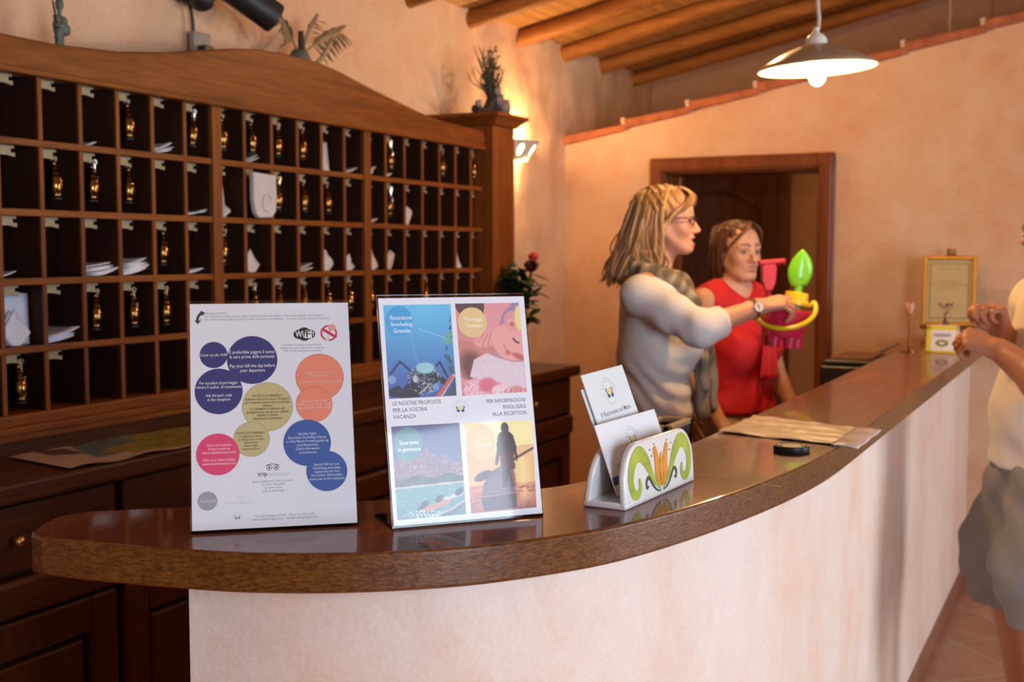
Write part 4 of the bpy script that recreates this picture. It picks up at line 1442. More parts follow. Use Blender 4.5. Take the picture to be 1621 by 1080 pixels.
# certificate on a wooden easel
ez = empty('easel', (-0.618, 5.52, ZC), 0, 'small brown wooden easel standing at the far end of the counter', 'easel')
ew = M['wood_case']
tl = math.radians(6)
mt = Matrix.Rotation(-tl, 4, 'X')
mb = MB().box(-0.018, 0.018, 0.012, 0.026, 0.0, 0.385, mt)
mb.build('centre_post', ew, ez, bevel=0.002)
for s in (-1, 1):
    m = mt @ Matrix.Translation((s * 0.012, 0.034, 0.36)) @ Matrix.Rotation(-s * 0.22, 4, 'Y') @ Matrix.Rotation(-0.0, 4, 'X')
    MB().box(-0.009, 0.009, -0.006, 0.006, -0.368, 0.0, m).build('leg', ew, ez, bevel=0.002)
MB().box(-0.115, 0.115, -0.020, 0.020, 0.030, 0.046, mt).build('ledge', ew, ez, bevel=0.002)
MB().box(-0.018, 0.018, -0.004, 0.012, 0.355, 0.386, mt).build('clip', ew, ez, bevel=0.002)
cf = empty('framed_certificate', (-0.618, 5.511, ZC + 0.047), 0, 'gold framed certificate resting on the easel at the end of the counter', 'picture frame')
gold = plain('gilt_frame', (0.50, 0.27, 0.05), 0.42, 0.9)
mt2 = Matrix.Rotation(-tl, 4, 'X')
mb = MB()
w2, h2 = 0.111, 0.306
for x0, x1, z0, z1 in ((-w2, -w2 + .018, 0, h2), (w2 - .018, w2, 0, h2), (-w2 + .018, w2 - .018, 0, .018), (-w2 + .018, w2 - .018, h2 - .018, h2)):
    mb.box(x0, x1, -0.012, 0.006, z0, z1, mt2)
mb.build('frame', gold, cf, bevel=0.004, seg=3)
MB().box(-w2 + .016, w2 - .016, -0.004, 0.004, .016, h2 - .016, mt2).build('sheet', plain('yellowed_certificate', (0.55, 0.42, 0.20), 0.5, coat=0.1, vary=0.04), cf)
mb = MB()
a, b, c, d = -w2 + .030, w2 - .030, .032, h2 - .032
for x0, x1, z0, z1 in ((a, b, c, c + .004), (a, b, d - .004, d), (a, a + .004, c, d), (b - .004, b, c, d)):
    mb.box(x0, x1, -0.0048, -0.0040, z0, z1, mt2)
mb.build('printed_border', plain('olive_print', (0.24, 0.18, 0.07), 0.5), cf)
mb = MB()
for z, w in ((.245, .045), (.190, .05), (.176, .08), (.162, .03), (.09, .05), (.075, .04)):
    mb.box(-w, w, -0.0048, -0.0040, z, z + .004, mt2)
mb.build('printed_lines', plain('brown_print', (0.40, 0.30, 0.14), 0.5), cf)

# pink glass flower on a brass stand
fl = empty('flower_ornament', (-0.652, 4.61, ZC), 0, 'thin brass stand with a pink glass flower on top beside the price card', 'ornament')
MB().lathe([(0.0005, 0), (0.030, 0), (0.030, 0.003), (0.012, 0.006), (0.004, 0.010), (0.0005, 0.011)], 24).build('base', M['brass_dark'], fl, smooth=40)
MB().tube([(0, 0, 0.008), (0.002, 0, 0.07), (0, 0, 0.125)], [0.004, 0.0032, 0.003], 10).build('stem', M['brass_dark'], fl, smooth=60)
pk_ = plain('pink_glass', (0.70, 0.34, 0.28), 0.1, vary=0.15)
mb = MB()
for i in range(6):
    t = 2 * PI * i / 6
    mb.ball((0.010 * cos(t), 0.010 * sin(t), 0.158), (0.006, 0.008, 0.024), 10, Matrix.Rotation(t, 3, 'Z') @ Matrix.Rotation(0.25, 3, 'Y'))
mb.build('petals', pk_, fl, smooth=60)
MB().ball((0, 0, 0.140), 0.008, 12).build('red_heart', plain('red_glass', (0.5, 0.05, 0.04), 0.15), fl, smooth=60)

# tent-shaped price card with a yellow printed face
tc = empty('tent_card', (-0.535, 4.60, ZC), 0.05, 'small white and yellow tent card printed with a green emblem on the counter', 'card')
mb = MB()
w3, h3, d3 = 0.055, 0.098, 0.10
mb.prism([(0.0, 0), (d3, 0), (d3 * 0.62, h3), (d3 * 0.24, h3)], -w3, w3, 'X')
for i in range(len(mb.v)):
    pass
mb.build('card_body', M['paper'], tc, bevel=0.001)
yl = plain('yellow_print', (0.72, 0.62, 0.04), 0.4)
lean = math.atan2(d3 * 0.24, h3)
fm = Matrix.Translation((0, -0.0006, 0)) @ Matrix.Rotation(-lean, 4, 'X')
fh_ = h3 / cos(lean)
mb = MB()
for x0, x1, z0, z1 in ((-w3, w3, 0.0005, .008), (-w3, w3, fh_ - .016, fh_ - .001), (-w3, -w3 + .016, 0.0005, fh_), (w3 - .006, w3, 0.0005, fh_)):
    mb.box(x0, x1, -0.0006, 0, z0, z1, fm)
mb.build('yellow_border', yl, tc)
MB().box(-.030, .030, -0.0006, 0, .060, .072, fm).build('lilac_heading', plain('lilac_print', (0.40, 0.38, 0.55), 0.5), tc)
mb = MB()
for i in range(8):
    t = 2 * PI * i / 8
    mb.ball((0.013 * cos(t) * 1.3, 0, 0.036 + 0.009 * sin(t)), (.007, .0006, .005), 8)
mb.v = [tuple(fm @ Vector(p)) for p in mb.v]
mb.build('green_emblem', plain('green_print', (0.16, 0.24, 0.03), 0.5), tc)
# clear glass figurine behind the card
gf = empty('glass_figurine', (-0.556, 4.86, ZC), 0, 'little clear glass figurine behind the tent card, in front of the certificate', 'figurine')
mb = MB()
mb.lathe([(0.0005, 0), (0.022, 0), (0.022, 0.006), (0.006, 0.012), (0.004, 0.06), (0.014, 0.075), (0.018, 0.09), (0.006, 0.105), (0.004, 0.125), (0.0005, 0.126)], 18)
mb.build('stem', M['glass'], gf, smooth=60)
mb = MB()
for i in range(5):
    t = 2 * PI * i / 5
    mb.ball((0.014 * cos(t), 0.014 * sin(t), 0.15), (0.007, 0.007, 0.026), 10, Matrix.Rotation(t, 3, 'Z') @ Matrix.Rotation(0.5, 3, 'Y'))
mb.build('petals', M['glass'], gf, smooth=60)

# ------------------------------------------------------------------ map on the credenza
mp = empty('map', (-2.2, 2.25, 0.9805), 0, 'unfolded tourist map with green land and blue sea lying on the credenza', 'map')
Y0m, Y1m, X0m, X1m = 1.55, 2.56, -2.20, -1.985
Pm = Paint(96, 60, (196, 176, 170), (190, 168, 162))
land = (Pm.X > 0.42 + 0.10 * np.sin(Pm.Y * 6) + 0.05 * np.sin(Pm.Y * 17)) * (Pm.Y < 0.93)
Pm.over((Pm.X > 0.30 - 0.1 * Pm.Y) * (Pm.Y < 0.80), (92, 118, 140))
Pm.over(land, (150, 140, 62)); Pm.over(land * (Pm.fbm(6, 2) > 0.3), (92, 118, 50)); Pm.over(land * (Pm.fbm(8, 5) > 0.6), (168, 140, 70))
Pm.over((Pm.X > 0.10) * (Pm.X < 0.24) * (Pm.Y > 0.30) * (Pm.Y < 0.62), (90, 66, 68)); Pm.over((Pm.X < 0.30) * (Pm.Y < 0.2) * 0.6, (150, 128, 124))
a = np.clip(Pm.a, 0, 255) / 255
lin = np.where(a <= 0.04045, a / 12.92, ((a + 0.055) / 1.055) ** 2.4).reshape(-1, 3)
cor = [Vector(q) for q in ((-2.46, 1.98), (-2.14, 2.66), (-1.985, 2.42), (-2.005, 1.885))]     # far left, far right, near right, near left
V = []
for X_, Y_ in zip(Pm.X.ravel(), Pm.Y.ravel()):
    q = cor[0].lerp(cor[1], X_).lerp(cor[3].lerp(cor[2], X_), Y_)
    q.x = max(q.x, -2.252)
    V.append((q.x + 2.2, q.y - 2.25, 0.0022 + 0.0016 * sin(X_ * 19) + 0.004 * (sin(X_ * 8 + 1) ** 2) * Y_))
idx = np.arange(96 * 60).reshape(60, 96)
Fq = np.stack([idx[:-1, :-1], idx[1:, :-1], idx[1:, 1:], idx[:-1, 1:]], -1).reshape(-1, 4)
o = np_mesh('printed_sheet', V, Fq, vcol('map_print', 0.5, coat=0.3), lin, True)
o.parent = mp

# ------------------------------------------------------------------ roses on the credenza
rs = empty('rose_vase', (-2.15, 4.39, 0.9805), 0, 'vase of two roses with dark leaves at the right end of the credenza', 'flowers')
MB().lathe([(0.0005, 0), (0.035, 0), (0.048, 0.03), (0.045, 0.08), (0.026, 0.13), (0.024, 0.16), (0.030, 0.175), (0.026, 0.175), (0.020, 0.16)], 24).build('vase', plain('dark_vase', (0.03, 0.035, 0.03), 0.2), rs, smooth=60)
leafm = plain('dark_rose_leaf', (0.016, 0.045, 0.014), 0.45, vary=0.4, bscale=20)
RR = random.Random(8)
heads = [((0.015, 0.115, 0.460), plain('pink_rose_petal', (0.72, 0.07, 0.10), 0.5, vary=0.15), 0.026, 'pink_rose'), ((0.03, 0.062, 0.425), plain('dark_red_rose_petal', (0.13, 0.006, 0.018), 0.5, vary=0.3), 0.036, 'dark_red_rose')]
for (hx, hy, hz), pm, hr, nm in heads:
    stc = smooth_curve([(0, 0, 0.12), (0.0, hy * .3, 0.25), (hx, hy * .8, hz - 0.06), (hx, hy, hz - hr * .7)], 5)
    so = MB().tube(stc, 0.0032, 6).build('stem', leafm, rs, smooth=60)
    mb = MB()
    for ring, (k, rr, tl_) in enumerate(((1, 0.35, 0), (3, 0.55, 0.15), (5, 0.8, 0.4), (6, 1.0, 0.75))):
        for i in range(k):
            t = 2 * PI * i / k + ring * 0.7
            m = Matrix.Rotation(t, 3, 'Z') @ Matrix.Rotation(tl_, 3, 'Y')
            off = Vector((hx, hy, hz)) + Matrix.Rotation(t, 3, 'Z') @ Vector((hr * 0.35 * rr * (ring > 0), 0, -hr * 0.1 * ring))
            mb.ball(off, (hr * 0.30, hr * 0.55 * rr + .004, hr * 0.75), 10, m)
    mb.build('rose_head', pm, so, smooth=60)
def leaf(mb, base, d, L, w, up=0.0):
    d = Vector(d).normalized()
    s = d.cross(Vector((0.3, 0.2, 1))).normalized()
    nn = d.cross(s)
    pts = []
    for i in range(6):
        t = i / 5
        ww = w * sin(PI * min(1, t * 0.92 + 0.04)) ** 0.8
        c = Vector(base) + d * L * t - Vector((0, 0, 1)) * L * 0.35 * t * t
        pts += [c - s * ww + nn * ww * 0.3, c, c + s * ww + nn * ww * 0.3]
    mb.add(pts, [(i * 3 + j, i * 3 + j + 1, i * 3 + j + 4, i * 3 + j + 3) for i in range(5) for j in (0, 1)])
mb = MB()
for i in range(120):
    zc = RR.uniform(0.19, 0.41)
    yy = RR.uniform(-0.10, 0.13)
    leaf(mb, (RR.uniform(-.05, .05), yy * 0.6, zc), (RR.uniform(-1, 1), RR.uniform(-1, 1) + yy * 5, RR.uniform(-.5, .9)), RR.uniform(.05, .085), RR.uniform(.015, .024))
for (a, b) in (((0, 0.09, 0.37), (0, 1, .2)), ((0, 0.10, 0.30), (0, 1, .3)), ((0, 0.10, 0.22), (.2, 1, -.1))):
    leaf(mb, a, b, 0.08, 0.02)
mb.build('leaves', leafm, rs, solid=0.0008)
mb = MB()
for i in range(9):
    t = RR.uniform(0, 6.28)
    mb.tube(smooth_curve([(0, 0, 0.15), (0.03 * cos(t), 0.03 * sin(t), 0.25), (0.05 * cos(t), 0.06 * sin(t), RR.uniform(.3, .4))], 3), 0.0018, 5)
mb.build('twigs', leafm, rs)

# ------------------------------------------------------------------ ornaments on top of the rack
vg = plain('verdigris_bronze', (0.10, 0.14, 0.12), 0.55, 0.4, bump=0.5, bscale=80, vary=0.5)
fg = empty('bronze_figurine', (-2.375, 2.235, 1.957), 0.35, 'green bronze figurine holding a staff on top of the key rack', 'figurine')
fg.scale = (0.74, 0.74, 0.74)
SDF_FIG = fg
# driftwood and shells on the column cap
dw = empty('driftwood_arrangement', (-2.33, 4.43, 2.0155), 0, 'arrangement of driftwood, shells and dried twigs on the end column of the key rack', 'ornament')
dk2 = plain('dark_driftwood', (0.022, 0.016, 0.013), 0.8, bump=0.6, vary=0.5)
mb = MB()
mb.tube(smooth_curve([(0.02, -0.11, 0.018), (0.02, -0.02, 0.018), (0.02, 0.05, 0.03), (0.02, 0.11, 0.022)], 5), 0.017, 10)
mb.tube(smooth_curve([(0.02, 0.0, 0.02), (0.03, 0.02, 0.07), (0.02, 0.0, 0.115), (0.03, -0.03, 0.118)], 5), [.024] * 6 + [.020] * 5 + [.014] * 5, 10)
mb.tube(smooth_curve([(0.02, 0.06, 0.03), (0.02, 0.055, 0.08), (0.02, 0.03, 0.13)], 5), [.030] * 6 + [.022] * 5, 10)
mb.build('driftwood', dk2, dw, smooth=60)
shm = plain('grey_shell', (0.20, 0.17, 0.18), 0.5, vary=0.4, bscale=30)
for (a, b, c, r) in ((0.05, 0.045, 0.065, .030), (0.055, 0.085, 0.045, .034), (0.05, 0.105, 0.025, .024), (0.03, -0.10, 0.040, .018), (0.055, 0.02, 0.10, .022)):
    mb = MB().ball((a, b, c), (r * .7, r, r * .85), 16)
    for k in range(5):
        mb.tube([(a + r * .72 * cos(t), b + r * 1.0 * sin(t) * cos(k * .5 - 1), c + r * .9 * sin(k * .5 - 1)) for t in [-1.4 + i * .35 for i in range(9)]], r * 0.07, 5)
    mb.build('shell', shm, dw, smooth=60)
mb = MB()
for i in range(46):
    yy = RR.gauss(0.02, 0.03)
    L = RR.uniform(.07, .20) * (1 - min(.6, abs(yy - .02) * 5))
    dy = (yy - .02) * 1.2 + RR.gauss(0, .02)
    mb.tube(smooth_curve([(0.02, yy * .5 + .02, 0.10), (0.02 + RR.gauss(0, .012), yy + dy * .3, 0.10 + L * .5), (0.02 + RR.gauss(0, .02), yy + dy, 0.10 + L)], 3), [.003] * 3 + [.002] * 3 + [.0012], 5)
mb.build('dried_twigs', plain('grey_green_twig', (0.060, 0.062, 0.035), 0.8, vary=0.5), dw)
mb = MB()
for i in range(60):
    yy = RR.gauss(0.02, 0.03)
    z = 0.11 + RR.uniform(0, .16)
    leaf(mb, (0.03 + RR.gauss(0, .015), yy, z), (RR.uniform(-.4, .6), RR.gauss(0, .5), RR.uniform(.2, 1)), RR.uniform(.02, .04), RR.uniform(.004, .008))
mb.build('dried_leaves', plain('dull_green_leaf', (0.085, 0.10, 0.045), 0.7, vary=0.4), dw, solid=0.0006)

# dried palm fan
fa = empty('dried_palm_spray', (-2.375, 3.235, 2.053), 0, 'spray of dried straw coloured palm leaves on the curved top of the key rack', 'ornament')
straw = plain('dried_straw', (0.34, 0.23, 0.11), 0.7, vary=0.35, bscale=20)
MB().lathe([(0.0005, 0), (0.034, 0), (0.040, 0.02), (0.030, 0.045), (0.018, 0.06), (0.0005, 0.06)], 16).build('pot', plain('grey_green_pot', (0.11, 0.12, 0.085), 0.6, vary=0.3), fa, smooth=60)
mb = MB()
def frond(mb, base, tip, n, L, sd):
    base, tip = Vector(base), Vector(tip)
    d = tip - base
    mb.tube([base, base.lerp(tip, .5) + Vector((0, 0, .012)), tip], [.004, .003, .0012], 5)
    for i in range(n):
        t = 0.25 + 0.75 * i / n
        for s in (-1, 1):
            q = base.lerp(tip, t) + Vector((0, 0, .012 * sin(PI * t)))
            leaf(mb, q, d.normalized() + Vector((RR.gauss(0, .15), 0, s * 0.75)), L * (1.25 - t * .5), .0062)
frond(mb, (0, 0.02, 0.05), (0.02, 0.21, 0.150), 17, .075, 0)
frond(mb, (0, -0.01, 0.05), (0.02, -0.13, 0.140), 12, .06, 0)
frond(mb, (0, 0.01, 0.05), (0.02, 0.07, 0.165), 10, .055, 0)
mb.tube([(0.01, 0.045, 0.0), (0.02, 0.10, 0.045), (0.02, 0.15, 0.105)], [.008, .0085, .006], 8)
mb.build('palm_leaves', straw, fa, solid=0.0008)
MB().tube([(0.01, 0.0, 0.05), (0.015, -0.012, 0.115)], [.012, .009], 8).build('seed_head', plain('brown_seed_head', (0.05, 0.025, 0.015), 0.8), fa, smooth=60)

# black spotlight on the wall
sp = empty('spotlight', (XW + 0.012, 2.86, 2.27), 0, 'black cylindrical spotlight fixed to the wall above the key rack', 'spotlight')
mb = MB()
ax = Vector((0.50, 1.0, -0.60)).normalized()
q = ax.to_track_quat('Z', 'Y').to_matrix().to_4x4()
b0 = Vector((0.10, 0.010, 0.005))
mb.lathe([(0.0005, 0), (0.044, 0.0), (0.048, 0.006), (0.048, 0.215), (0.044, 0.215), (0.040, 0.17), (0.0005, 0.165)], 28, (0, 0, 0), Matrix.Translation(b0) @ q)
mb.build('barrel', M['black_metal'], sp, smooth=40)
mb = MB().ball((0.055, 0.0, -0.055), 0.042, 18)
mb.tube([(0.0, -0.0, -0.02), (0.05, 0.0, -0.04), (0.11, 0.02, 0.0)], 0.016, 10)
mb.build('swivel_joint', M['black_metal'], sp, smooth=60)
MB().box(0.0, 0.02, -0.05, 0.05, -0.07, 0.07).build('wall_plate', M['black_metal'], sp, bevel=0.004)
MB().tube([(0.010, -0.005, -0.06), (0.012, 0.006, -0.12), (0.010, 0.012, -0.175)], 0.0055, 8).build('cable', M['black'], sp, smooth=60)
jb = empty('wall_socket', (XW + 0.012, 2.895, 2.075), 0, 'small grey wall socket with a black plug behind the top of the key rack', 'socket')
MB().box(0.0, 0.022, -0.035, 0.040, -0.03, 0.045).build('cover_plate', plain('grey_plastic', (0.30, 0.26, 0.23), 0.5), jb, bevel=0.004)
MB().box(0.022, 0.05, -0.02, 0.024, -0.030, 0.004).build('plug', M['black'], jb, bevel=0.004)

# ------------------------------------------------------------------ lamps
def pendant(loc, label, power=34, tilt=0.0):
    r = empty('pendant_lamp', loc, 0, label, 'lamp', 'pendant lamps')
    m = Matrix.Rotation(tilt, 4, RT if False else FH)
    prof = [(0.172, 0.0), (0.168, 0.006), (0.150, 0.018), (0.110, 0.040), (0.070, 0.058), (0.040, 0.068), (0.030, 0.070)]
    MB().lathe(prof, 48, (0, 0, 0), m).build('shade', M['enamel'], r, smooth=60)
    MB().lathe([(a - 0.0015, b - 0.0018) for a, b in prof], 48, (0, 0, 0), m).build('shade_lining', M['enamel_in'], r, smooth=60)
    MB().lathe([(0.1735, -0.0025), (0.1735, 0.003), (0.170, 0.003), (0.170, -0.0025), (0.1735, -0.0025)], 48, (0, 0, 0), m).build('rim', M['enamel'], r, smooth=40)
    MB().lathe([(0.032, 0.066), (0.030, 0.085), (0.022, 0.096), (0.010, 0.104), (0.008, 0.118), (0.0005, 0.12)], 24, (0, 0, 0), m).build('socket_cover', M['enamel_in'], r, smooth=60)
    MB().lathe([(0.0005, 0.010), (0.020, 0.012), (0.020, 0.066), (0.0005, 0.067)], 18, (0, 0, 0), m).build('lamp_holder', M['enamel_in'], r, smooth=40)
    MB().ball((0, 0, -0.020), (0.026, 0.026, 0.030), 20).build('bulb', M['bulb'], r, smooth=60)
    zt = roof(loc[0]) - loc[2]
    pts = [(0, 0, 0.112)] + [(0.003 * sin(i * 1.7), 0.003 * cos(i * 1.7), 0.112 + (zt - 0.112) * i / 24) for i in range(1, 24)] + [(0, 0, zt)]
    MB().tube(pts, 0.006, 8).build('twisted_cord', plain('cream_cord', (0.66, 0.56, 0.46), 0.7), r, smooth=60)
    p = point('pendant_light', (loc[0], loc[1], loc[2] - 0.062), power, WARM, 0.03)
    return r


pendant((-0.785, 3.60, 1.993), 'cream enamel pendant lamp with a lit bulb hanging over the counter', 24, -0.05)
pendant((-1.30, 4.45, 2.56), 'cream enamel pendant lamp hanging over the work area behind the counter', 28)

pendant((-0.75, 6.45, 2.15), 'unseen pendant lamp added to light the passage behind the doorway', 9)  # out of sight, added so the passage door shows lighter

# wall sconce: half bowl with leaf shaped holes
sc = empty('wall_sconce', (XW + 0.012, 5.08, 1.93), 0, 'white ceramic half bowl wall lamp glowing beside the key rack', 'lamp')
cer = plain('matt_white_ceramic', (0.62, 0.56, 0.50), 0.6, vary=0.03)
holes = [(-0.80, 0.42, 0.16), (0.0, 0.42, 0.13), (0.80, 0.42, 0.16)]
mb = MB()
nu, nv = 90, 30
prof = lambda t: (0.055 + 0.058 * t ** 0.7, 0.005 + 0.085 * t)
vs = []
for j in range(nv + 1):
    for i in range(nu + 1):
        a = -PI / 2 + PI * i / nu
        r, z = prof(j / nv)
        vs.append((r * cos(a), r * sin(a) * 1.05, z - 0.05))
fs = []
for j in range(nv):
    for i in range(nu):
        a, t = -PI / 2 + PI * (i + .5) / nu, (j + .5) / nv
        if any(((a - h) / w) ** 2 + ((t - .52 + (a - h) * -0.8) / 0.27) ** 2 < 1 for h, _, w in holes): continue
        fs.append((j * (nu + 1) + i, j * (nu + 1) + i + 1, (j + 1) * (nu + 1) + i + 1, (j + 1) * (nu + 1) + i))
mb.add(vs, fs)
mb.build('bowl', cer, sc, smooth=60, solid=0.004)
mb = MB().tube([(0.115 * cos(-PI / 2 + PI * i / 30), 0.119 * sin(-PI / 2 + PI * i / 30), 0.041) for i in range(31)], 0.005, 8)
mb.build('rim', cer, sc, smooth=60)
MB().ball((0.045, 0, 0.0), (0.022, 0.022, 0.030), 16).build('bulb', M['bulb'], sc, smooth=60)
point('sconce_light', (XW + 0.06, 5.08, 1.99), 18.0, (1.0, 0.62, 0.28), 0.03)
point('sconce_light_low', (XW + 0.06, 5.08, 1.87), 2.2, (1.0, 0.62, 0.28), 0.02)
# ------------------------------------------------------------------ organic bodies: distance fields meshed as one continuous surface
def axis_grid(stops):
    "stops: [(coordinate, spacing from here on), ...] with the last spacing unused"
    out = [stops[0][0]]
    for (a, h), (b, _) in zip(stops[:-1], stops[1:]):
        k = max(1, int(round((b - a) / h)))
        out += [a + (b - a) * (i + 1) / k for i in range(k)]
    return np.array(out)


class SDF:
    def __init__(self, xs, ys, zs):
        self.xs, self.ys, self.zs = xs, ys, zs
        self.d = np.full((len(xs), len(ys), len(zs)), 1.0, np.float32)

    def box(self, lo, hi, m):
        s = []
        for ax, a, b in zip((self.xs, self.ys, self.zs), lo, hi):
            i0, i1 = np.searchsorted(ax, a - m), np.searchsorted(ax, b + m)
            s.append(slice(i0, max(i1, i0)))
        X, Y, Z = np.meshgrid(self.xs[s[0]], self.ys[s[1]], self.zs[s[2]], indexing='ij')
        return tuple(s), X, Y, Z

    def _mix(self, s, e, k, op):
        if e.size == 0:
            return
        d = self.d[s]
        if op == '+':
            if k > 0:
                h = np.clip(0.5 + 0.5 * (d - e) / k, 0, 1)
                self.d[s] = d * (1 - h) + e * h - k * h * (1 - h)
            else:
                self.d[s] = np.minimum(d, e)
        elif op == '-':
            h = np.clip(0.5 - 0.5 * (d + e) / k, 0, 1) if k > 0 else (d < -e).astype(float)
            self.d[s] = d * (1 - h) - e * h + k * h * (1 - h)

    def cap(self, a, b, ra, rb=None, k=0.02, op='+', sx=1.0, sy=1.0):
        "tapered limb from a to b; sx, sy widen the section across x or y"
        rb = ra if rb is None else rb
        a, b = np.array(a, float), np.array(b, float)
        R = max(ra, rb)
        e = np.array([R * sx, R * sy, R])
        s, X, Y, Z = self.box(np.minimum(a, b) - e, np.maximum(a, b) + e, k * 1.2 + 0.012)
        ab = (b - a) / np.array([sx, sy, 1])
        px, py, pz = (X - a[0]) / sx, (Y - a[1]) / sy, Z - a[2]
        t = np.clip((px * ab[0] + py * ab[1] + pz * ab[2]) / max(1e-9, ab @ ab), 0, 1)
        dd = np.sqrt((px - t * ab[0]) ** 2 + (py - t * ab[1]) ** 2 + (pz - t * ab[2]) ** 2) - (ra + (rb - ra) * t)
        self._mix(s, dd, k, op)
        return self

    def ell(self, c, r, k=0.02, op='+', rot=None):
        r = np.array((r, r, r) if not isinstance(r, (tuple, list)) else r, float)
        m = k * 1.2 + 0.012
        R = float(max(r)) if rot is not None else r
        s, X, Y, Z = self.box(np.array(c) - R, np.array(c) + R, m)
        x, y, z = X - c[0], Y - c[1], Z - c[2]
        if rot is not None:
            q = rot.to_matrix().inverted() if hasattr(rot, 'to_matrix') else rot.inverted()
            x, y, z = [q[i][0] * x + q[i][1] * y + q[i][2] * z for i in range(3)]
        k0 = np.sqrt((x / r[0]) ** 2 + (y / r[1]) ** 2 + (z / r[2]) ** 2)
        k1 = np.sqrt((x / r[0] ** 2) ** 2 + (y / r[1] ** 2) ** 2 + (z / r[2] ** 2) ** 2)
        dd = np.where(k1 > 1e-9, k0 * (k0 - 1) / np.maximum(k1, 1e-9), -float(min(r)))
        self._mix(s, dd, k, op)
        return self

    def chain(self, pts, rs, k=0.012, op='+', **kw):
        for i in range(len(pts) - 1):
            self.cap(pts[i], pts[i + 1], rs[i], rs[i + 1], k, op, **kw)
        return self

    def field(self, fn):
        "add fn(X, Y, Z) to the distance near the surface (folds, waves)"
        X, Y, Z = np.meshgrid(self.xs, self.ys, self.zs, indexing='ij')
        self.d += np.where(np.abs(self.d) < 0.05, fn(X, Y, Z), 0).astype(np.float32)
        return self

    def clip(self, fn):
        "keep only where fn(X, Y, Z) < 0"
        X, Y, Z = np.meshgrid(self.xs, self.ys, self.zs, indexing='ij')
        self.d = np.maximum(self.d, fn(X, Y, Z)).astype(np.float32)
        return self

    def mesh(self, relax=1):
        d = self.d
        s = d < 0
        c = sum(s[i:s.shape[0] - 1 + i, j:s.shape[1] - 1 + j, k:s.shape[2] - 1 + k].astype(np.int8) for i in (0, 1) for j in (0, 1) for k in (0, 1))
        act = (c > 0) & (c < 8)
        I, J, K = np.nonzero(act)
        idx = np.full(act.shape, -1, np.int32)
        idx[I, J, K] = np.arange(len(I))
        P = np.zeros((len(I), 3))
        W = np.zeros(len(I))
        cs = [(i, j, k) for i in (0, 1) for j in (0, 1) for k in (0, 1)]
        for a in cs:
            for b in cs:
                if sum(abs(p - q) for p, q in zip(a, b)) == 1 and a < b:
                    va, vb = d[I + a[0], J + a[1], K + a[2]], d[I + b[0], J + b[1], K + b[2]]
                    m = (va < 0) != (vb < 0)
                    t = np.where(m, va / np.where(m, va - vb, 1), 0)
                    for q in range(3):
                        P[:, q] += np.where(m, a[q] + t * (b[q] - a[q]), 0)
                    W += m
        P /= W[:, None]
        V = np.stack([np.interp(I + P[:, 0], np.arange(len(self.xs)), self.xs), np.interp(J + P[:, 1], np.arange(len(self.ys)), self.ys),
                      np.interp(K + P[:, 2], np.arange(len(self.zs)), self.zs)], 1)
        Fs = []
        for ax in range(3):
            n = [0, 0, 0]
            n[ax] = 1
            A = s[:s.shape[0] - n[0], :s.shape[1] - n[1], :s.shape[2] - n[2]]
            B = s[n[0]:, n[1]:, n[2]:]
            ch = A != B
            i, j, k = np.nonzero(ch)
            u, w = [q for q in range(3) if q != ax]
            co = [i, j, k]
            ok = (co[u] > 0) & (co[w] > 0) & (co[u] < act.shape[u]) & (co[w] < act.shape[w]) & (co[ax] < act.shape[ax])
            i, j, k = i[ok], j[ok], k[ok]
            pos = A[i, j, k]
            def cell(du, dw):
                q = [i.copy(), j.copy(), k.copy()]
                q[u] = q[u] - du
                q[w] = q[w] - dw
                return idx[q[0], q[1], q[2]]
            quad = np.stack([cell(1, 1), cell(0, 1), cell(0, 0), cell(1, 0)], 1)
            flip = pos if ax != 1 else ~pos
            quad[~flip] = quad[~flip][:, ::-1]
            Fs.append(quad)
        Fq = np.concatenate(Fs)
        Fq = Fq[(Fq >= 0).all(1)]
        for _ in range(relax):
            acc = np.zeros_like(V)
            cnt = np.zeros(len(V))
            for a in range(4):
                for b in ((a + 1) % 4, (a + 3) % 4):
                    np.add.at(acc, Fq[:, a], V[Fq[:, b]])
                    np.add.at(cnt, Fq[:, a], 1)
            V = V * 0.5 + 0.5 * acc / np.maximum(cnt, 1)[:, None]
        return V, Fq


def body_mesh(name, sdf, mat, parent, colf=None, relax=1):
    V, Fq = sdf.mesh(relax)
    C = None
    if colf is not None:
        C = colf(V)
    o = np_mesh(name, V, Fq, mat, C, True)
    o.parent = parent
    return o


def blend(C, w, col):
    w = np.clip(w, 0, 1)[:, None]
    return C * (1 - w) + np.array(col)[None] * w


def near(V, c, r, soft=0.5):
    r = np.array(r if isinstance(r, (tuple, list)) else (r, r, r), float)
    d = np.sqrt((((V - np.array(c)) / r) ** 2).sum(1))
    return np.clip((1 - d) / soft + 0.5, 0, 1) if soft else (d < 1).astype(float)


M['skin'] = vcol('skin', 0.48, sss=0.12, bump=0.05, spec=0.4)
M['hair'] = vcol('hair_strands', 0.42, spec=0.5)
M['lip'] = plain('lip', (0.50, 0.16, 0.13), 0.35)
M['teeth'] = plain('teeth', (0.78, 0.72, 0.63), 0.25, vary=0.02)
M['eye'] = plain('eye_white', (0.72, 0.68, 0.64), 0.15, vary=0.02)
M['iris'] = plain('dark_iris', (0.03, 0.022, 0.018), 0.1)


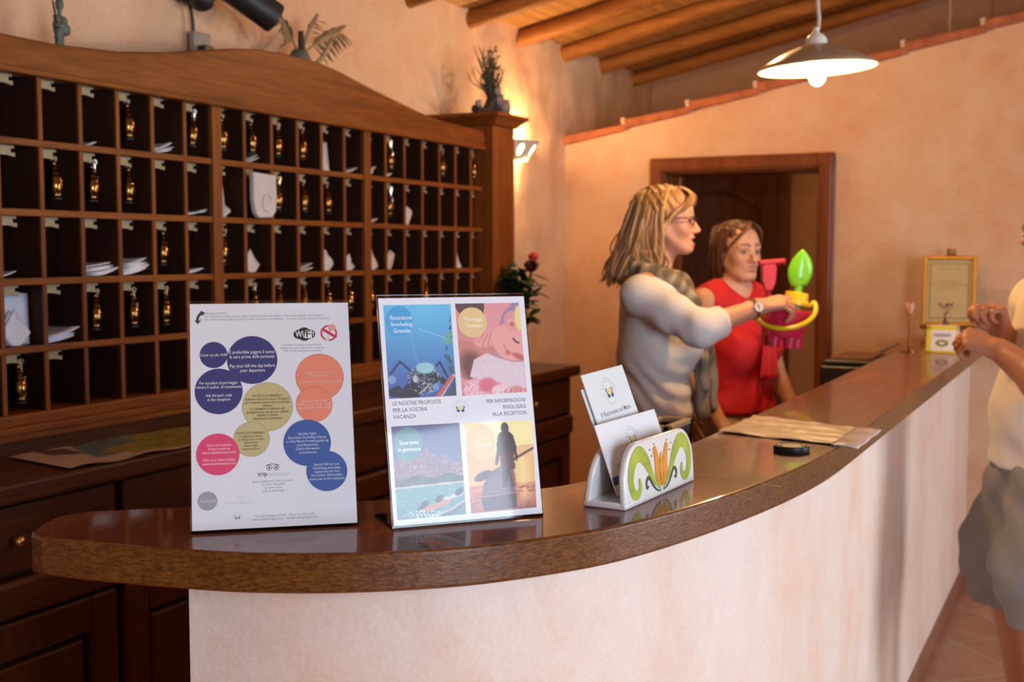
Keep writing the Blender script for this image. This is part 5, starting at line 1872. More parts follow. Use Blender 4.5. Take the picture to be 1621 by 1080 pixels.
def head(s, c, k=1.0, yaw=0.0, pitch=0.0, smile=0.0, jaw=1.0, nose=1.0):
    "adds a head to field s. c: centre between the ears at eye height. Local head frame: x right, y forward, z up. Returns the placing function."
    R = Matrix.Rotation(yaw, 3, 'Z') @ Matrix.Rotation(pitch, 3, 'X')
    c = Vector(c)

    def P(x, y, z):
        q = c + R @ Vector((x * k, y * k, z * k))
        return (q.x, q.y, q.z)

    def E(x, y, z, rx, ry, rz, kk=0.012, op='+', ex=None):
        s.ell(P(x, y, z), (rx * k, ry * k, rz * k), kk, op, R if ex is None else R @ ex)
    E(0, -0.008, 0.030, 0.075, 0.094, 0.082, 0.0)                       # skull
    E(0, 0.030, 0.015, 0.066, 0.062, 0.075, 0.03)                       # brow block
    E(0, 0.036, -0.052, 0.054, 0.052, 0.058 * jaw, 0.03)                # lower face
    for sx in (-1, 1):
        s.cap(P(sx * 0.058, -0.004, -0.045), P(sx * 0.026, 0.066, -0.104 * jaw), 0.016 * k, 0.015 * k, 0.03)      # jaw line
        E(sx * 0.037, 0.060, -0.032, 0.026, 0.024, 0.024, 0.022)        # cheek
        E(sx * 0.0325, 0.098, -0.004, 0.017, 0.012, 0.011, 0.012, '-')  # eye socket
        s.cap(P(sx * 0.012, 0.088, 0.017), P(sx * 0.048, 0.076, 0.016), 0.009 * k, 0.008 * k, 0.012)              # brow
    E(0, 0.078, -0.101 * jaw, 0.022, 0.018, 0.016, 0.022)               # chin
    s.cap(P(0, 0.088, 0.006), P(0, 0.108 + 0.004 * nose, -0.034), 0.0075 * k, 0.0105 * k, 0.010)                  # nose
    E(0, 0.108 + 0.006 * nose, -0.037, 0.0115, 0.0115, 0.0095, 0.006)
    for sx in (-1, 1):
        E(sx * 0.0115, 0.100, -0.041, 0.0085, 0.010, 0.0075, 0.006)
    E(0, 0.082, -0.068, 0.026, 0.016, 0.020, 0.014)                     # mouth mound
    op_ = 0.004 + 0.007 * smile
    wx = 0.021 + 0.006 * smile
    E(0, 0.097, -0.062, wx, 0.009, 0.0062, 0.004)                       # lips
    E(0, 0.094, -0.0775 - 0.004 * smile, wx * 0.85, 0.0095, 0.0072, 0.004)
    if smile:
        E(0, 0.104, -0.070 - 0.001 * smile, wx * 0.95, 0.016, op_ * 0.75, 0.003, '-')
    for sx in (-1, 1):
        E(sx * 0.073, -0.006, -0.012, 0.008, 0.019, 0.032, 0.006, '+', Matrix.Rotation(sx * 0.25, 3, 'Z'))         # ear
        E(sx * 0.081, -0.002, -0.010, 0.006, 0.010, 0.018, 0.004, '-', Matrix.Rotation(sx * 0.25, 3, 'Z'))
    return P, R


def face_colour(V, P, k, base, lip=(0.50, 0.17, 0.14), blush=(0.68, 0.27, 0.19), smile=0.0, brow=(0.16, 0.09, 0.05)):
    C = np.tile(np.array(base), (len(V), 1))
    for sx in (-1, 1):
        C = blend(C, 0.55 * near(V, P(sx * 0.040, 0.082, -0.035), 0.024 * k, 1.2), blush)
        for t in np.linspace(0, 1, 6):
            C = blend(C, 0.75 * near(V, P(sx * (0.014 + 0.034 * t), 0.100 - 0.012 * t, 0.021 + 0.006 * sin(t * 2.4)), 0.0062 * k, 0.6), brow)
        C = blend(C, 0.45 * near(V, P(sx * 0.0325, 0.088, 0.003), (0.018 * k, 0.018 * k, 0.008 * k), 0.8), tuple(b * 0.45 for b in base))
    C = blend(C, 0.35 * near(V, P(0, 0.112, -0.036), 0.014 * k, 1.0), blush)
    wx = 0.022 + 0.006 * smile
    C = blend(C, near(V, P(0, 0.102, -0.062), (wx * k, 0.014 * k, 0.0065 * k), 0.4), lip)
    C = blend(C, near(V, P(0, 0.100, -0.0785 - 0.004 * smile), (wx * 0.85 * k, 0.014 * k, 0.0075 * k), 0.4), lip)
    return C


def eyes(P, R, k, parent, look=(0.0, 1.0, 0.0), smile=0.0, lid=None):
    for sx in (-1, 1):
        c = Vector(P(sx * 0.0325, 0.0765, -0.004))
        e = MB().ball(c, 0.0125 * k, 16).build('eyeball', M['eye'], parent, smooth=180)
        d = (R @ Vector(look)).normalized()
        q = d.to_track_quat('Z', 'Y').to_matrix()
        MB().ball(c + d * 0.0088 * k, (0.0072 * k, 0.0072 * k, 0.0044 * k), 14, q).build('iris', M['iris'], e, smooth=180)
        if lid:
            mb = MB()
            for z, r in ((0.0065, 0.0028), (-0.0075, 0.0020)):
                pts = [P(sx * 0.0325 + 0.0145 * cos(t), 0.0905 - 0.0055 * abs(cos(t)) ** 2, -0.004 + z * sin(t)) for t in np.linspace(0.05, PI - 0.05, 9)]
                mb.tube(pts, r * k, 6)
            mb.build('eyelid', lid, parent, smooth=180)
    if smile:
        mb = MB()
        wx = 0.017 + 0.004 * smile
        pts = [P(wx * t, 0.0915 - 0.006 * t * t, -0.0655) for t in np.linspace(-1, 1, 9)]
        mb.tube(pts, 0.0042 * k, 8)
        mb.build('teeth', M['teeth'], parent, smooth=180)


def hand(s, wrist, palm, up, size=1.0, curl=(0.5, 0.5, 0.5, 0.5), thumb=0.5, side=1, spread=0.06, splay=None):
    """adds a hand. wrist: point; palm: direction wrist to knuckles; up: back-of-hand direction; side +1 when the thumb lies towards palm x up.
    curl: bend per joint for index..little; returns finger tips"""
    w = Vector(wrist)
    f = Vector(palm).normalized()
    u = (Vector(up) - f * Vector(up).dot(f)).normalized()
    x = f.cross(u).normalized() * side                       # towards the thumb
    k = size
    kn = []
    for i in range(4):
        lat = (0.027 - 0.0185 * i) * k
        fw = (0.088, 0.091, 0.086, 0.077)[i] * k
        kn.append(w + f * fw + x * lat + u * (0.002, 0.004, 0.003, 0.0)[i] * k)
    s.cap(w - f * 0.02 * k, w + f * 0.012 * k, 0.024 * k, 0.025 * k, 0.014)
    for i in range(4):
        s.cap(w + f * 0.010 * k + x * (0.014 - 0.009 * i) * k, kn[i], 0.016 * k, 0.0118 * k, 0.012)
    s.cap(w + f * 0.02 * k + x * 0.018 * k - u * 0.006 * k, w + f * 0.055 * k + x * 0.030 * k - u * 0.010 * k, 0.016 * k, 0.012 * k, 0.012)   # ball of thumb
    tips = []
    for i in range(4):
        L = ((0.042, 0.025, 0.020), (0.046, 0.029, 0.021), (0.042, 0.027, 0.020), (0.034, 0.020, 0.018))[i]
        r = (0.0092, 0.0094, 0.0088, 0.0078)[i] * k
        d = (f + x * spread * (1.5 - i)).normalized()
        ax = d.cross(u).normalized()
        p = kn[i]
        cu = curl[i]
        for j, l in enumerate(L):
            d = Matrix.Rotation(-(cu if not isinstance(cu, (tuple, list)) else cu[j]), 3, ax) @ d
            q = p + d * l * k
            s.cap(p, q, r * (1 - 0.07 * j), r * (0.93 - 0.08 * j), 0.004)
            p = q
        tips.append(p)
    p = w + f * 0.030 * k + x * 0.026 * k - u * 0.010 * k
    d = (f * (0.75 + 0.3 * thumb) + x * (0.85 - 0.6 * thumb) - u * (0.25 + 0.5 * thumb)).normalized()
    ax = d.cross(u).normalized()
    for j, (l, r) in enumerate(((0.034, 0.0112), (0.030, 0.0102), (0.024, 0.0092))):
        if j:
            d = (d + f * 0.25 * thumb - x * 0.35 * thumb).normalized()
        q = p + d * l * k
        s.cap(p, q, r * k, r * 0.93 * k, 0.006)
        p = q
    tips.append(p)
    return tips


def strand_colour(V, roots, a, b, c, f=900.0):
    "uneven strand tones running with the fall of the hair"
    n = 0.5 + 0.5 * np.sin(V[:, 1] * f * 0.31 + V[:, 0] * f * 0.23 + 3 * np.sin(V[:, 2] * 9) + 1.5 * np.sin(V[:, 1] * 37))
    m = 0.5 + 0.5 * np.sin(V[:, 1] * f * 0.09 - V[:, 0] * f * 0.07 + 2 * np.sin(V[:, 2] * 14 + V[:, 1] * 20))
    C = np.array(a)[None] * (1 - n[:, None]) + np.array(b)[None] * n[:, None]
    return C * (1 - 0.5 * m[:, None]) + np.array(c)[None] * 0.5 * m[:, None]


def locks(s, curves, r0, r1, k=0.003):
    for pts in curves:
        c = smooth_curve(pts, 4)
        n = len(c) - 1
        rs = [r0 * (0.55 + 0.45 * min(1, i / (0.25 * n))) * (1 - i / n) + r1 * (i / n) for i in range(n + 1)]
        s.chain([tuple(p) for p in c], rs, k)


def tube_locks(name, curves, r0, r1, mat, parent, cols, n=7, seed=1):
    R = random.Random(seed)
    mb = MB()
    for pts in curves:
        c = smooth_curve(pts, 5)
        m = len(c) - 1
        rs = [(r0 * (1 - (i / m) ** 1.6) + r1 * (i / m) ** 1.6) * (0.5 + 0.5 * min(1, i / (0.2 * m))) for i in range(m + 1)]
        a, b = R.choice(cols), R.choice(cols)
        o = len(mb.v)
        mb.tube(c, rs, n, True, 0.55)
        mb.c += [a] * (len(mb.v) - len(mb.c))
        for i in range(m + 1):
            t = i / m
            for j in range(n):
                mb.c[o + i * n + j] = tuple(p * (1 - t) + q * t for p, q in zip(a, b))
    return mb.build(name, mat, parent, smooth=180)
# ------------------------------------------------------------------ figures
def figure(px, d, face, label):
    "root on the floor; returns root and a function from photograph position and sideways offset to local coordinates"
    f = Vector(face).normalized()
    a = math.atan2(-f.x, f.y)
    p = at(px, 540, d)
    root = empty('person', (p.x, p.y, 0), a, label, 'person')
    inv = (Matrix.Translation((p.x, p.y, 0)) @ Matrix.Rotation(a, 4, 'Z')).inverted()
    right = Vector((f.y, -f.x, 0))
    kd = right.dot(FH)

    def L(x, y, lx=0.0):
        q = inv @ at(x, y, d + lx * kd)
        return (lx, q.y, q.z)
    return root, L


def wob(X, Y, Z, f, s=0.0):
    return np.sin(X * f + s + 2.1 * np.sin(Z * f * 0.7)) * np.sin(Y * f * 1.1 + 1.3 * s + 1.7 * np.sin(X * f * 0.6)) * np.cos(Z * f * 0.9 + s)


# ===== woman with blonde hair, in profile, arm stretched towards the room
bw, L = figure(1040, 3.9, RT, 'blonde woman in glasses and white sweater holding out a toy bucket')
kB = 0.92
HC = L(1052, 349)
SH = L(1012, 468, .155)
EL = L(1108, 521, .27)
WR = L(1196, 487, .18)
SHl, ELl, WRl = (-.165, SH[1] + .04, 1.33), (-.215, SH[1] + .06, 1.08), (-.13, SH[1] + .15, 0.93)
g = SDF(axis_grid([(-.30, .010), (-.11, .0045), (.20, .0055), (.36, 0)]), axis_grid([(-.24, .008), (-.10, .0048), (.50, 0)]), axis_grid([(-0.02, .014), (.9, .009), (1.20, .0042), (1.69, 0)]))
y0 = L(1034, 480)[1]
yw = L(1040, 640)[1]
g.cap((0, y0, 1.30), (0, L(1036, 560)[1], 1.12), .090, .094, .03, sx=1.42)
g.cap((0, L(1036, 560)[1], 1.12), (0, yw, .95), .094, .084, .04, sx=1.38)
g.cap((0, yw, .95), (0, yw - .01, .86), .092, .104, .05, sx=1.45)
for s_ in (-1, 1):
    g.ell((s_ * .068, L(1078, 545)[1], 1.165), (.056, .056, .060), .04)
    g.cap((s_ * .09, yw - .01, .84), (s_ * .085, yw + .02, .47), .088, .058, .03)
    g.cap((s_ * .085, yw + .02, .47), (s_ * .085, yw - .01, .10), .055, .036, .02)
    g.cap((s_ * .085, yw - .03, .045), (s_ * .09, yw + .13, .03), .036, .030, .02)
nk0, nk1 = L(1047, 398), L(1026, 442)
g.cap((0, nk1[1], nk1[2] - .03), (0, nk0[1] - .005, nk0[2]), .055, .050, .03)
for s_, sh in ((1, SH), (-1, SHl)):
    g.cap((s_ * .03, nk1[1], nk1[2]), sh, .050, .052, .04)
    g.cap((s_ * .06, y0 - .02, 1.26), sh, .06, .05, .04)
g.chain([SH, EL, WR], [.050, .041, .025], .02)
g.chain([SHl, ELl, WRl], [.048, .040, .025], .02)
PB, RB = head(g, HC, kB, yaw=-0.20, smile=1.5, jaw=0.98, nose=0.4)
fwd = Vector(L(1252, 474, .165)) - Vector(WR)
tips = hand(g, WR, fwd, (0.35, 0.05, 0.95), 0.98, curl=(0.30, 0.62, 0.75, 0.8), thumb=0.8, side=-1, spread=0.05)
hand(g, WRl, (.2, .5, -.8), (-.9, 0, .2), 0.95, curl=(.4, .4, .4, .4), side=1)
SKB = (0.60, 0.31, 0.20)
body_mesh('body', g, M['skin'], bw, lambda V: face_colour(V, PB, kB, SKB, (0.56, 0.19, 0.17), (0.66, 0.27, 0.19), 1.5, (0.30, 0.17, 0.08)))
SKM = plain('eyelid_skin', (0.50, 0.25, 0.16), 0.5)
eyes(PB, RB, kB, bw, (0, 1, 0.0), 1.5, SKM)

# sweater
c_ = Vector(EL).lerp(Vector(WR), 0.40)
nv_ = (Vector(WR) - Vector(EL)).normalized()
g = SDF(axis_grid([(-.32, .008), (.40, 0)]), axis_grid([(-.26, .0055), (.32, 0)]), axis_grid([(.84, .0055), (1.46, 0)]))
g.cap((0, y0 - .004, 1.30), (0, L(1036, 560)[1], 1.12), .106, .112, .03, sx=1.36)
g.cap((0, L(1036, 560)[1], 1.12), (0, yw, .95), .112, .102, .04, sx=1.32)
g.cap((0, yw, .95), (0, yw - .005, .86), .106, .116, .05, sx=1.4)
for s_ in (-1, 1):
    g.ell((s_ * .068, L(1078, 545)[1], 1.165), (.070, .070, .074), .05)
for s_, sh in ((1, SH), (-1, SHl)):
    g.cap((s_ * .05, nk1[1], nk1[2] - .030), sh, .061, .056, .03)
    g.cap((s_ * .06, y0 - .02, 1.26), sh, .075, .050, .03)
g.chain([SH, tuple((Vector(SH) + Vector(EL)) / 2), EL], [.058, .059, .056], .02)
g.cap(EL, tuple(c_), .056, .049, .02)
g.chain([SHl, ELl], [.062, .055], .03)
g.cap(ELl, tuple(Vector(ELl).lerp(Vector(WRl), .45)), .053, .044, .02)
g.ell((0, nk1[1] + .035, nk1[2] + .045), (.085, .085, .075), .02, '-')
g.field(lambda X, Y, Z: 0.0042 * np.sin(Z * 95 + 9 * np.sin(Y * 11 + X * 5) + 4 * X) * np.clip((1.14 - Z) / .12, 0, 1) * (X < .19)
        + 0.0035 * wob(X, Y, Z, 34, .6) + 0.003 * np.sin((Y * .8 + X - Z * .5) * 80 + 4 * np.sin(Z * 20)) * np.exp(-(((X - EL[0]) ** 2 + (Y - EL[1]) ** 2 + (Z - EL[2]) ** 2) / .008)))
g.clip(lambda X, Y, Z: np.where(Y > .13, (X - c_.x) * nv_.x + (Y - c_.y) * nv_.y + (Z - c_.z) * nv_.z, -1))
g.clip(lambda X, Y, Z: .885 - Z)
body_mesh('sweater', g, plain('white_knit', (0.80, 0.77, 0.76), 0.85, bump=0.3, bscale=500, vary=0.02), bw, relax=2)
tro = plain('dark_trousers', (0.03, 0.03, 0.04), 0.8)
g = SDF(axis_grid([(-.24, .010), (.24, 0)]), axis_grid([(-.24, .010), (.24, 0)]), axis_grid([(.05, .012), (.96, 0)]))
g.cap((0, yw, .93), (0, yw - .01, .85), .101, .114, .05, sx=1.42)
for s_ in (-1, 1):
    g.cap((s_ * .09, yw - .01, .84), (s_ * .085, yw + .02, .47), .098, .070, .03)
    g.cap((s_ * .085, yw + .02, .47), (s_ * .085, yw - .01, .06), .068, .058, .02)
body_mesh('trousers', g, tro, bw)

# scarf
g = SDF(axis_grid([(-.16, .0055), (.18, 0)]), axis_grid([(-.14, .0055), (.26, 0)]), axis_grid([(.90, .0055), (1.48, 0)]))
ring = []
for i in range(13):
    t = 2 * PI * i / 12
    ring.append((.082 * sin(t), nk1[1] + .014 + .080 * cos(t), nk1[2] + .012 - .028 * cos(t)))
g.chain(ring, [.032] * 13, .012)
g.chain([(.07, ring[0][1] - .04, ring[0][2] + .02), (.05, ring[0][1] + .005, ring[0][2] + .005), (-.02, ring[0][1] + .02, ring[0][2] - .02)], [.030, .034, .030], .008)
g.chain([(.085, ring[2][1] - .03, ring[2][2] + .015), L(1075, 448, .07), L(1098, 485, .06), L(1108, 530, .05), L(1112, 590, .045), L(1113, 652, .04)], [.030, .036, .036, .034, .036, .036], .012, sx=1.2, sy=.62)
g.chain([(-.05, ring[2][1], ring[2][2]), L(1090, 470, -.03), L(1118, 530, -.03), L(1126, 590, -.03), L(1128, 640, -.03)], [.030, .034, .034, .034, .034], .012, sx=1.2, sy=.55)
g.field(lambda X, Y, Z: 0.0040 * np.sin(X * 150 + 60 * Y + 2 * np.sin(Z * 25)) + 0.003 * np.sin(Z * 70 + 40 * Y + 30 * X))


def scarf_col(V):
    n = np.sin(V[:, 0] * 60 + V[:, 2] * 38 + 2 * np.sin(V[:, 1] * 50)) * np.sin(V[:, 2] * 55 - V[:, 1] * 70 + 2 * np.sin(V[:, 0] * 40))
    C = np.tile(np.array((0.20, 0.155, 0.10)), (len(V), 1))
    C = blend(C, (n - 0.2) * 3, (0.10, 0.085, 0.065))
    C = blend(C, (-n - 0.35) * 3, (0.38, 0.33, 0.25))
    return blend(C, np.clip((1.13 - V[:, 2]) * 8, 0, .75), (0.40, 0.38, 0.35))


body_mesh('scarf', g, vcol('scarf_cloth', 0.85, bump=0.25, bscale=400), bw, scarf_col)

# hair: base volume and locks
HB = [(0.27, 0.125, 0.038), (0.42, 0.22, 0.075), (0.52, 0.31, 0.12), (0.15, 0.066, 0.020), (0.60, 0.39, 0.18), (0.33, 0.16, 0.050)]
g = SDF(axis_grid([(-.17, .005), (.17, 0)]), axis_grid([(-.24, .005), (.15, 0)]), axis_grid([(1.30, .005), (1.70, 0)]))
g.ell(PB(0, -.016, .040), (.086 * kB, .102 * kB, .084 * kB), .0, '+', RB)
g.cap(PB(0, -.050, .02), PB(0, -.105, -.125), .080 * kB, .075 * kB, .03, sx=1.12)
g.cap(PB(0, -.105, -.12), PB(0, -.13, -.175), .072 * kB, .055 * kB, .02, sx=1.2)
g.ell(PB(0, .088, -.050), (.092 * kB, .098 * kB, .092 * kB), .012, '-', RB)
g.ell(PB(0, .03, -.18), (.10, .07, .08), .012, '-')
g.field(lambda X, Y, Z: 0.0030 * np.sin(Y * 210 + 70 * Z + 3 * np.sin(Z * 23)) + 0.002 * np.sin(X * 260 + 40 * Z))
body_mesh('hair', g, M['hair'], bw, lambda V: strand_colour(V, None, HB[0], HB[5], HB[1]))
RR = random.Random(3)
cur = []
for sd in (1, -1):
    for i in range(170 if sd == 1 else 60):
        u = RR.random()
        ys = -.085 + .108 * u
        x0 = RR.uniform(0.0, .02) * sd
        w = RR.uniform(-.010, .012)
        ey = -.20 + .175 * u + RR.gauss(0, .012)
        ez = -.215 + .06 * u * u + RR.gauss(0, .012)
        xm = sd * (.083 + .010 * RR.random() - .030 * max(0, .35 - u))
        fl = RR.uniform(-.02, .02)
        cur.append([PB(x0, ys, .120 - .35 * max(0, abs(ys) - .03)), PB(xm * .72, ys * .95 - .012, .090), PB(xm, ys * .75 - .030 + w, .020), PB(xm * 1.07, -.135 + .125 * u + w, -.075),
                    PB(xm * 1.10, ey + .028 + fl, -.150), PB(xm * (1.02 + .15 * RR.random()), ey + fl * .5, ez)])
for i in range(60):
    x = RR.uniform(-.075, .085)
    w = RR.gauss(0, .008)
    cur.append([PB(x * .25, -.05, .120), PB(x * .75, -.100, .075), PB(x + w, -.128, 0.0), PB(x * 1.1 + w, -.158 + RR.gauss(0, .006), -.090), PB(x * 1.2 - w, -.180 + RR.gauss(0, .01), -.160), PB(x * 1.2, -.195 + RR.gauss(0, .014), -.205 + RR.gauss(0, .012))])
for sd in (1, -1):
    for i in range(22):                                # fringe swept forward, then back along the temple
        u = RR.random()
        cur.append([PB(sd * .004, .035 + .03 * u, .119 - .006 * u), PB(sd * .030, .082 + .018 * u, .094 - .008 * u), PB(sd * (.060 + .006 * u), .078 + .014 * u, .062 - .01 * u), PB(sd * .079, .028 + .016 * u, .022),
                    PB(sd * .090, -.012 + .008 * u, -.045), PB(sd * .092, -.026 + .012 * RR.gauss(0, 1), -.105), PB(sd * .088, -.030 + .01 * RR.gauss(0, 1), -.150)])
for i in range(16):                                    # curls turning under beside the neck
    b = Vector(PB(.086, -.055 + RR.gauss(0, .016), -.10))
    r = RR.uniform(.018, .030)
    cur.append([tuple(b + Vector((.008 * sin(t * .6) + .004, r * sin(t) * (1 if i % 2 else -.6), -.014 * t + r * .4 * cos(t)))) for t in np.linspace(0, 5.0, 8)])
for q in cur:
    ph, am = RR.uniform(0, 6.28), RR.uniform(.003, .008)
    for j in range(2, len(q)):
        q[j] = (q[j][0] + am * .6 * cos(ph + j * 2.1), q[j][1] + am * sin(ph + j * 2.1), q[j][2])
tube_locks('hair_locks', cur, .0062, .0018, M['hair'], bw, HB, 6, 5)
MB().ball(PB(.088, -.022, -.080), (.007, .009, .011), 14).build('earring', plain('pearl', (0.72, 0.55, 0.42), 0.2, vary=.03), bw, smooth=180)

# glasses
gl = MB()
for sx in (-1, 1):
    ring = [PB(sx * (.034 + .0245 * cos(t)), .100 - .010 * (cos(t) * .5 + .5) ** 2, -.004 + .0155 * sin(t)) for t in np.linspace(0, 2 * PI, 25)]
    gl.tube(ring, .0021, 6)
    gl.tube([PB(sx * .0585, .092, .003), PB(sx * .072, .070, .005), PB(sx * .0795, .0, .004), PB(sx * .080, -.012, -.004)], .0026, 6)
gl.tube([PB(-.010, .104, .0), PB(0, .1065, .002), PB(.010, .104, .0)], .002, 6)
gl = gl.build('glasses', plain('black_spectacle_frame', (0.02, 0.014, 0.012), 0.3), bw, smooth=60)

# wristwatch
wd = (Vector(WR) - Vector(EL)).normalized()
wu = Vector((1.0, 0.35, 0.25))
wu = (wu - wd * wu.dot(wd)).normalized()
wx = wd.cross(wu)
mw = Matrix((wx, wd, wu)).transposed().to_4x4()
wc = Vector(WR) - wd * .012
mb = MB().tube([wc + (wx * cos(t) * .028 + wu * sin(t) * .0275) for t in np.linspace(0, 2 * PI, 25)], .0055, 8, True, 1.6)
wt = mb.build('wristwatch', plain('gold_bracelet', (0.55, 0.42, 0.22), 0.3, 1.0), bw, smooth=60)
MB().lathe([(.0005, 0), (.017, 0), (.018, .003), (.017, .007), (.0005, .0072)], 28, (0, 0, 0), Matrix.Translation(wc + wu * .0265) @ mw).build('watch_case', M['steel'], wt, smooth=40)
MB().lathe([(.0145, 0), (.0005, 0.0001)], 28, (0, 0, 0), Matrix.Translation(wc + wu * .0340) @ mw).build('dial', plain('white_dial', (0.8, 0.8, 0.8), 0.3), wt)
rp = (Vector(tips[0]) * .45 + Vector(L(1252, 474, .165)) * .55)

# ===== toy bucket with tools, held out by her
D_B = 3.81
bc_ = at(1243, 491, D_B)
bu = empty('toy_bucket', bc_, 0, 'pink toy beach bucket with a yellow handle held in the outstretched hand', 'toy bucket')
pinkp = plain('pink_plastic', (0.66, 0.02, 0.085), 0.3, coat=0.3, Subsurface_Weight=0.2)
yelp = plain('yellow_plastic', (0.86, 0.62, 0.01), 0.3, coat=0.3)
mt = Matrix.Rotation(0.10, 4, FH)
mb = MB()
mb.lathe([(.082, .004), (.086, .002), (.086, -.006), (.081, -.008), (.066, -.085), (.060, -.086), (.076, -.006), (.080, .002), (.082, .004)], 40, (0, 0, 0), mt)
mb.lathe([(.066, -.082), (.0005, -.083)], 40, (0, 0, 0), mt)
mb.build('pail', pinkp, bu, smooth=40)
mb = MB()
for i in range(6):
    t = 2 * PI * i / 6 + .25
    mb.lathe([(.0005, -.082), (.020, -.082), (.018, -.118), (.0155, -.119), (.0155, -.112), (.0005, -.112)], 16, (.047 * cos(t), .047 * sin(t), 0), mt)
mb.build('castle_towers', pinkp, bu, smooth=40)
mb = MB()
pts = []
for i in range(25):
    t = PI * i / 24
    pts.append(Vector(RT) * (-.094 * cos(t)) + Vector((-FH.x, -FH.y, 0)) * (.100 * sin(t)) + Vector((0, 0, -.052 * sin(t) + .018 * (-cos(t)) + .002)))
mb.tube(pts, .0080, 10)
for s_ in (-1, 1):
    mb.ball(Vector(RT) * s_ * .090 + Vector((0, 0, .018 * s_)), .013, 12)
mb.build('handle', yelp, bu, smooth=60)
sv = empty('toy_sieve', at(1260, 476, D_B - .03), 0, 'yellow plastic sand mould sitting in the top of the bucket', 'toy')
MB().lathe([(.047, -.014), (.050, -.012), (.050, -.004), (.038, .0), (.036, .022), (.033, .027), (.0005, .028)], 32, (0, 0, 0), Matrix.Rotation(.15, 4, FH)).build('mould_body', yelp, sv, smooth=40)
rk = empty('toy_rake', at(1216, 482, D_B + .02), 0, 'red plastic toy rake sticking up from the bucket', 'toy')
redp = plain('red_plastic', (0.58, 0.006, 0.014), 0.45)
U3 = Vector((0, 0, 1))
mb = MB()
mb.tube([U3 * -.05, U3 * .055], .009, 10)
mb.build('handle', redp, rk, smooth=60)
mq = Matrix((RT, FH, U3)).transposed().to_4x4()
mb = MB()
mb.prism([(-.012, .045), (.012, .045), (.022, .075), (.024, .118), (.016, .138), (-.016, .138), (-.024, .118), (-.022, .075)], -.014, .014, 'Y', mq)
mb.box(-.022, .062, -.016, .016, .128, .142, mq @ Matrix.Rotation(-.08, 4, 'Y'))
for i in range(4):
    mb.box(.006 + .016 * i, .012 + .016 * i, -.014 + 0.0, -.008, .120, .132, mq @ Matrix.Rotation(-.08, 4, 'Y'))
mb.build('head', redp, rk, bevel=.003)
so = empty('toy_shovel', at(1264, 466, D_B - .02), 0, 'bright green plastic toy shovel sticking up from the bucket', 'toy')
grp = plain('green_plastic', (0.20, 0.68, 0.02), 0.3, coat=0.3)
mb = MB()


def SV(u, t):
    h = .028 + .112 * t
    w = .040 * (sin(PI * (0.16 + 0.84 * t)) ** 0.75) * (1 - .10 * t) + .001
    x = (u - .5) * 2
    return tuple(RT * (w * x + .012 * t) + FH * (-.012 * (1 - x * x) + .006 * t) + U3 * h)


mb.grid(SV, 10, 14)
mb.build('blade', grp, so, smooth=60, solid=.003)
mb = MB()
mb.tube([U3 * -.06 - RT * .006, U3 * .03, U3 * .055 + RT * .004 - FH * .006], [.012, .013, .010], 10)
mb.build('handle', grp, so, smooth=60)

# ===== woman in red behind her
rw, L = figure(1165, 4.5, (0.916, -0.401, 0), 'brown haired woman in a sleeveless red top standing behind the blonde woman')
kR = 0.92
HC = (0.0, 0.0, 1.462)
g = SDF(axis_grid([(-.32, .010), (-.10, .0048), (.10, .009), (.30, 0)]), axis_grid([(-.20, .009), (-.05, .0048), (.16, .009), (.26, 0)]), axis_grid([(-.02, .014), (.74, .007), (.95, .010), (1.30, .0045), (1.60, 0)]))
SR, SLf = (.165, -.025, 1.272), (-.165, -.025, 1.272)
ER, EL2 = (.225, -.03, 1.03), (-.238, -.02, 1.03)
WR2, WL2 = (.20, .11, .83), (-.268, .09, .815)
g.cap((0, -.02, 1.22), (0, 0, 1.05), .092, .088, .03, sx=1.42)
g.cap((0, 0, 1.05), (0, 0, .88), .088, .092, .04, sx=1.38)
g.cap((0, 0, .88), (0, -.01, .80), .095, .112, .05, sx=1.45)
for s_ in (-1, 1):
    g.ell((s_ * .072, .075, 1.105), (.062, .056, .062), .04)
    g.cap((s_ * .09, -.01, .80), (s_ * .085, .02, .44), .090, .058, .03)
    g.cap((s_ * .085, .02, .44), (s_ * .085, -.01, .09), .055, .036, .02)
    g.cap((s_ * .085, -.03, .045), (s_ * .09, .12, .03), .036, .030, .02)
    g.cap((s_ * .03, -.02, 1.325), (s_ * .155, -.025, 1.275), .044, .046, .04)
g.cap((0, -.022, 1.29), (0, -.004, 1.375), .054, .049, .03)
g.chain([SR, ER, WR2], [.048, .040, .024], .025)
g.chain([SLf, EL2, WL2], [.048, .040, .024], .025)
PRd, RRd = head(g, HC, kR, yaw=-0.22, pitch=-0.02, smile=0.0, jaw=0.98)
hand(g, WR2, (-.1, .7, -.5), (.3, .5, .8), .95, curl=(.2, .2, .2, .2), side=-1)
hand(g, WL2, (.0, .75, -.45), (-.3, .5, .8), .95, curl=(.2, .2, .2, .2), side=1)
SKR = (0.64, 0.34, 0.21)
body_mesh('body', g, M['skin'], rw, lambda V: face_colour(V, PRd, kR, SKR, (0.44, 0.14, 0.11), (0.60, 0.25, 0.16), 0, (0.10, 0.05, 0.03)))
eyes(PRd, RRd, kR, rw, (0.05, 1, -0.05), 0, plain('shaded_eyelid', (0.40, 0.19, 0.12), 0.5))
g = SDF(axis_grid([(-.24, .006), (.24, 0)]), axis_grid([(-.18, .006), (.24, 0)]), axis_grid([(.76, .006), (1.36, 0)]))
g.cap((0, -.02, 1.22), (0, 0, 1.05), .108, .106, .03, sx=1.36)
g.cap((0, 0, 1.05), (0, 0, .88), .106, .112, .04, sx=1.32)
g.cap((0, 0, .88), (0, -.01, .78), .112, .126, .05, sx=1.4)
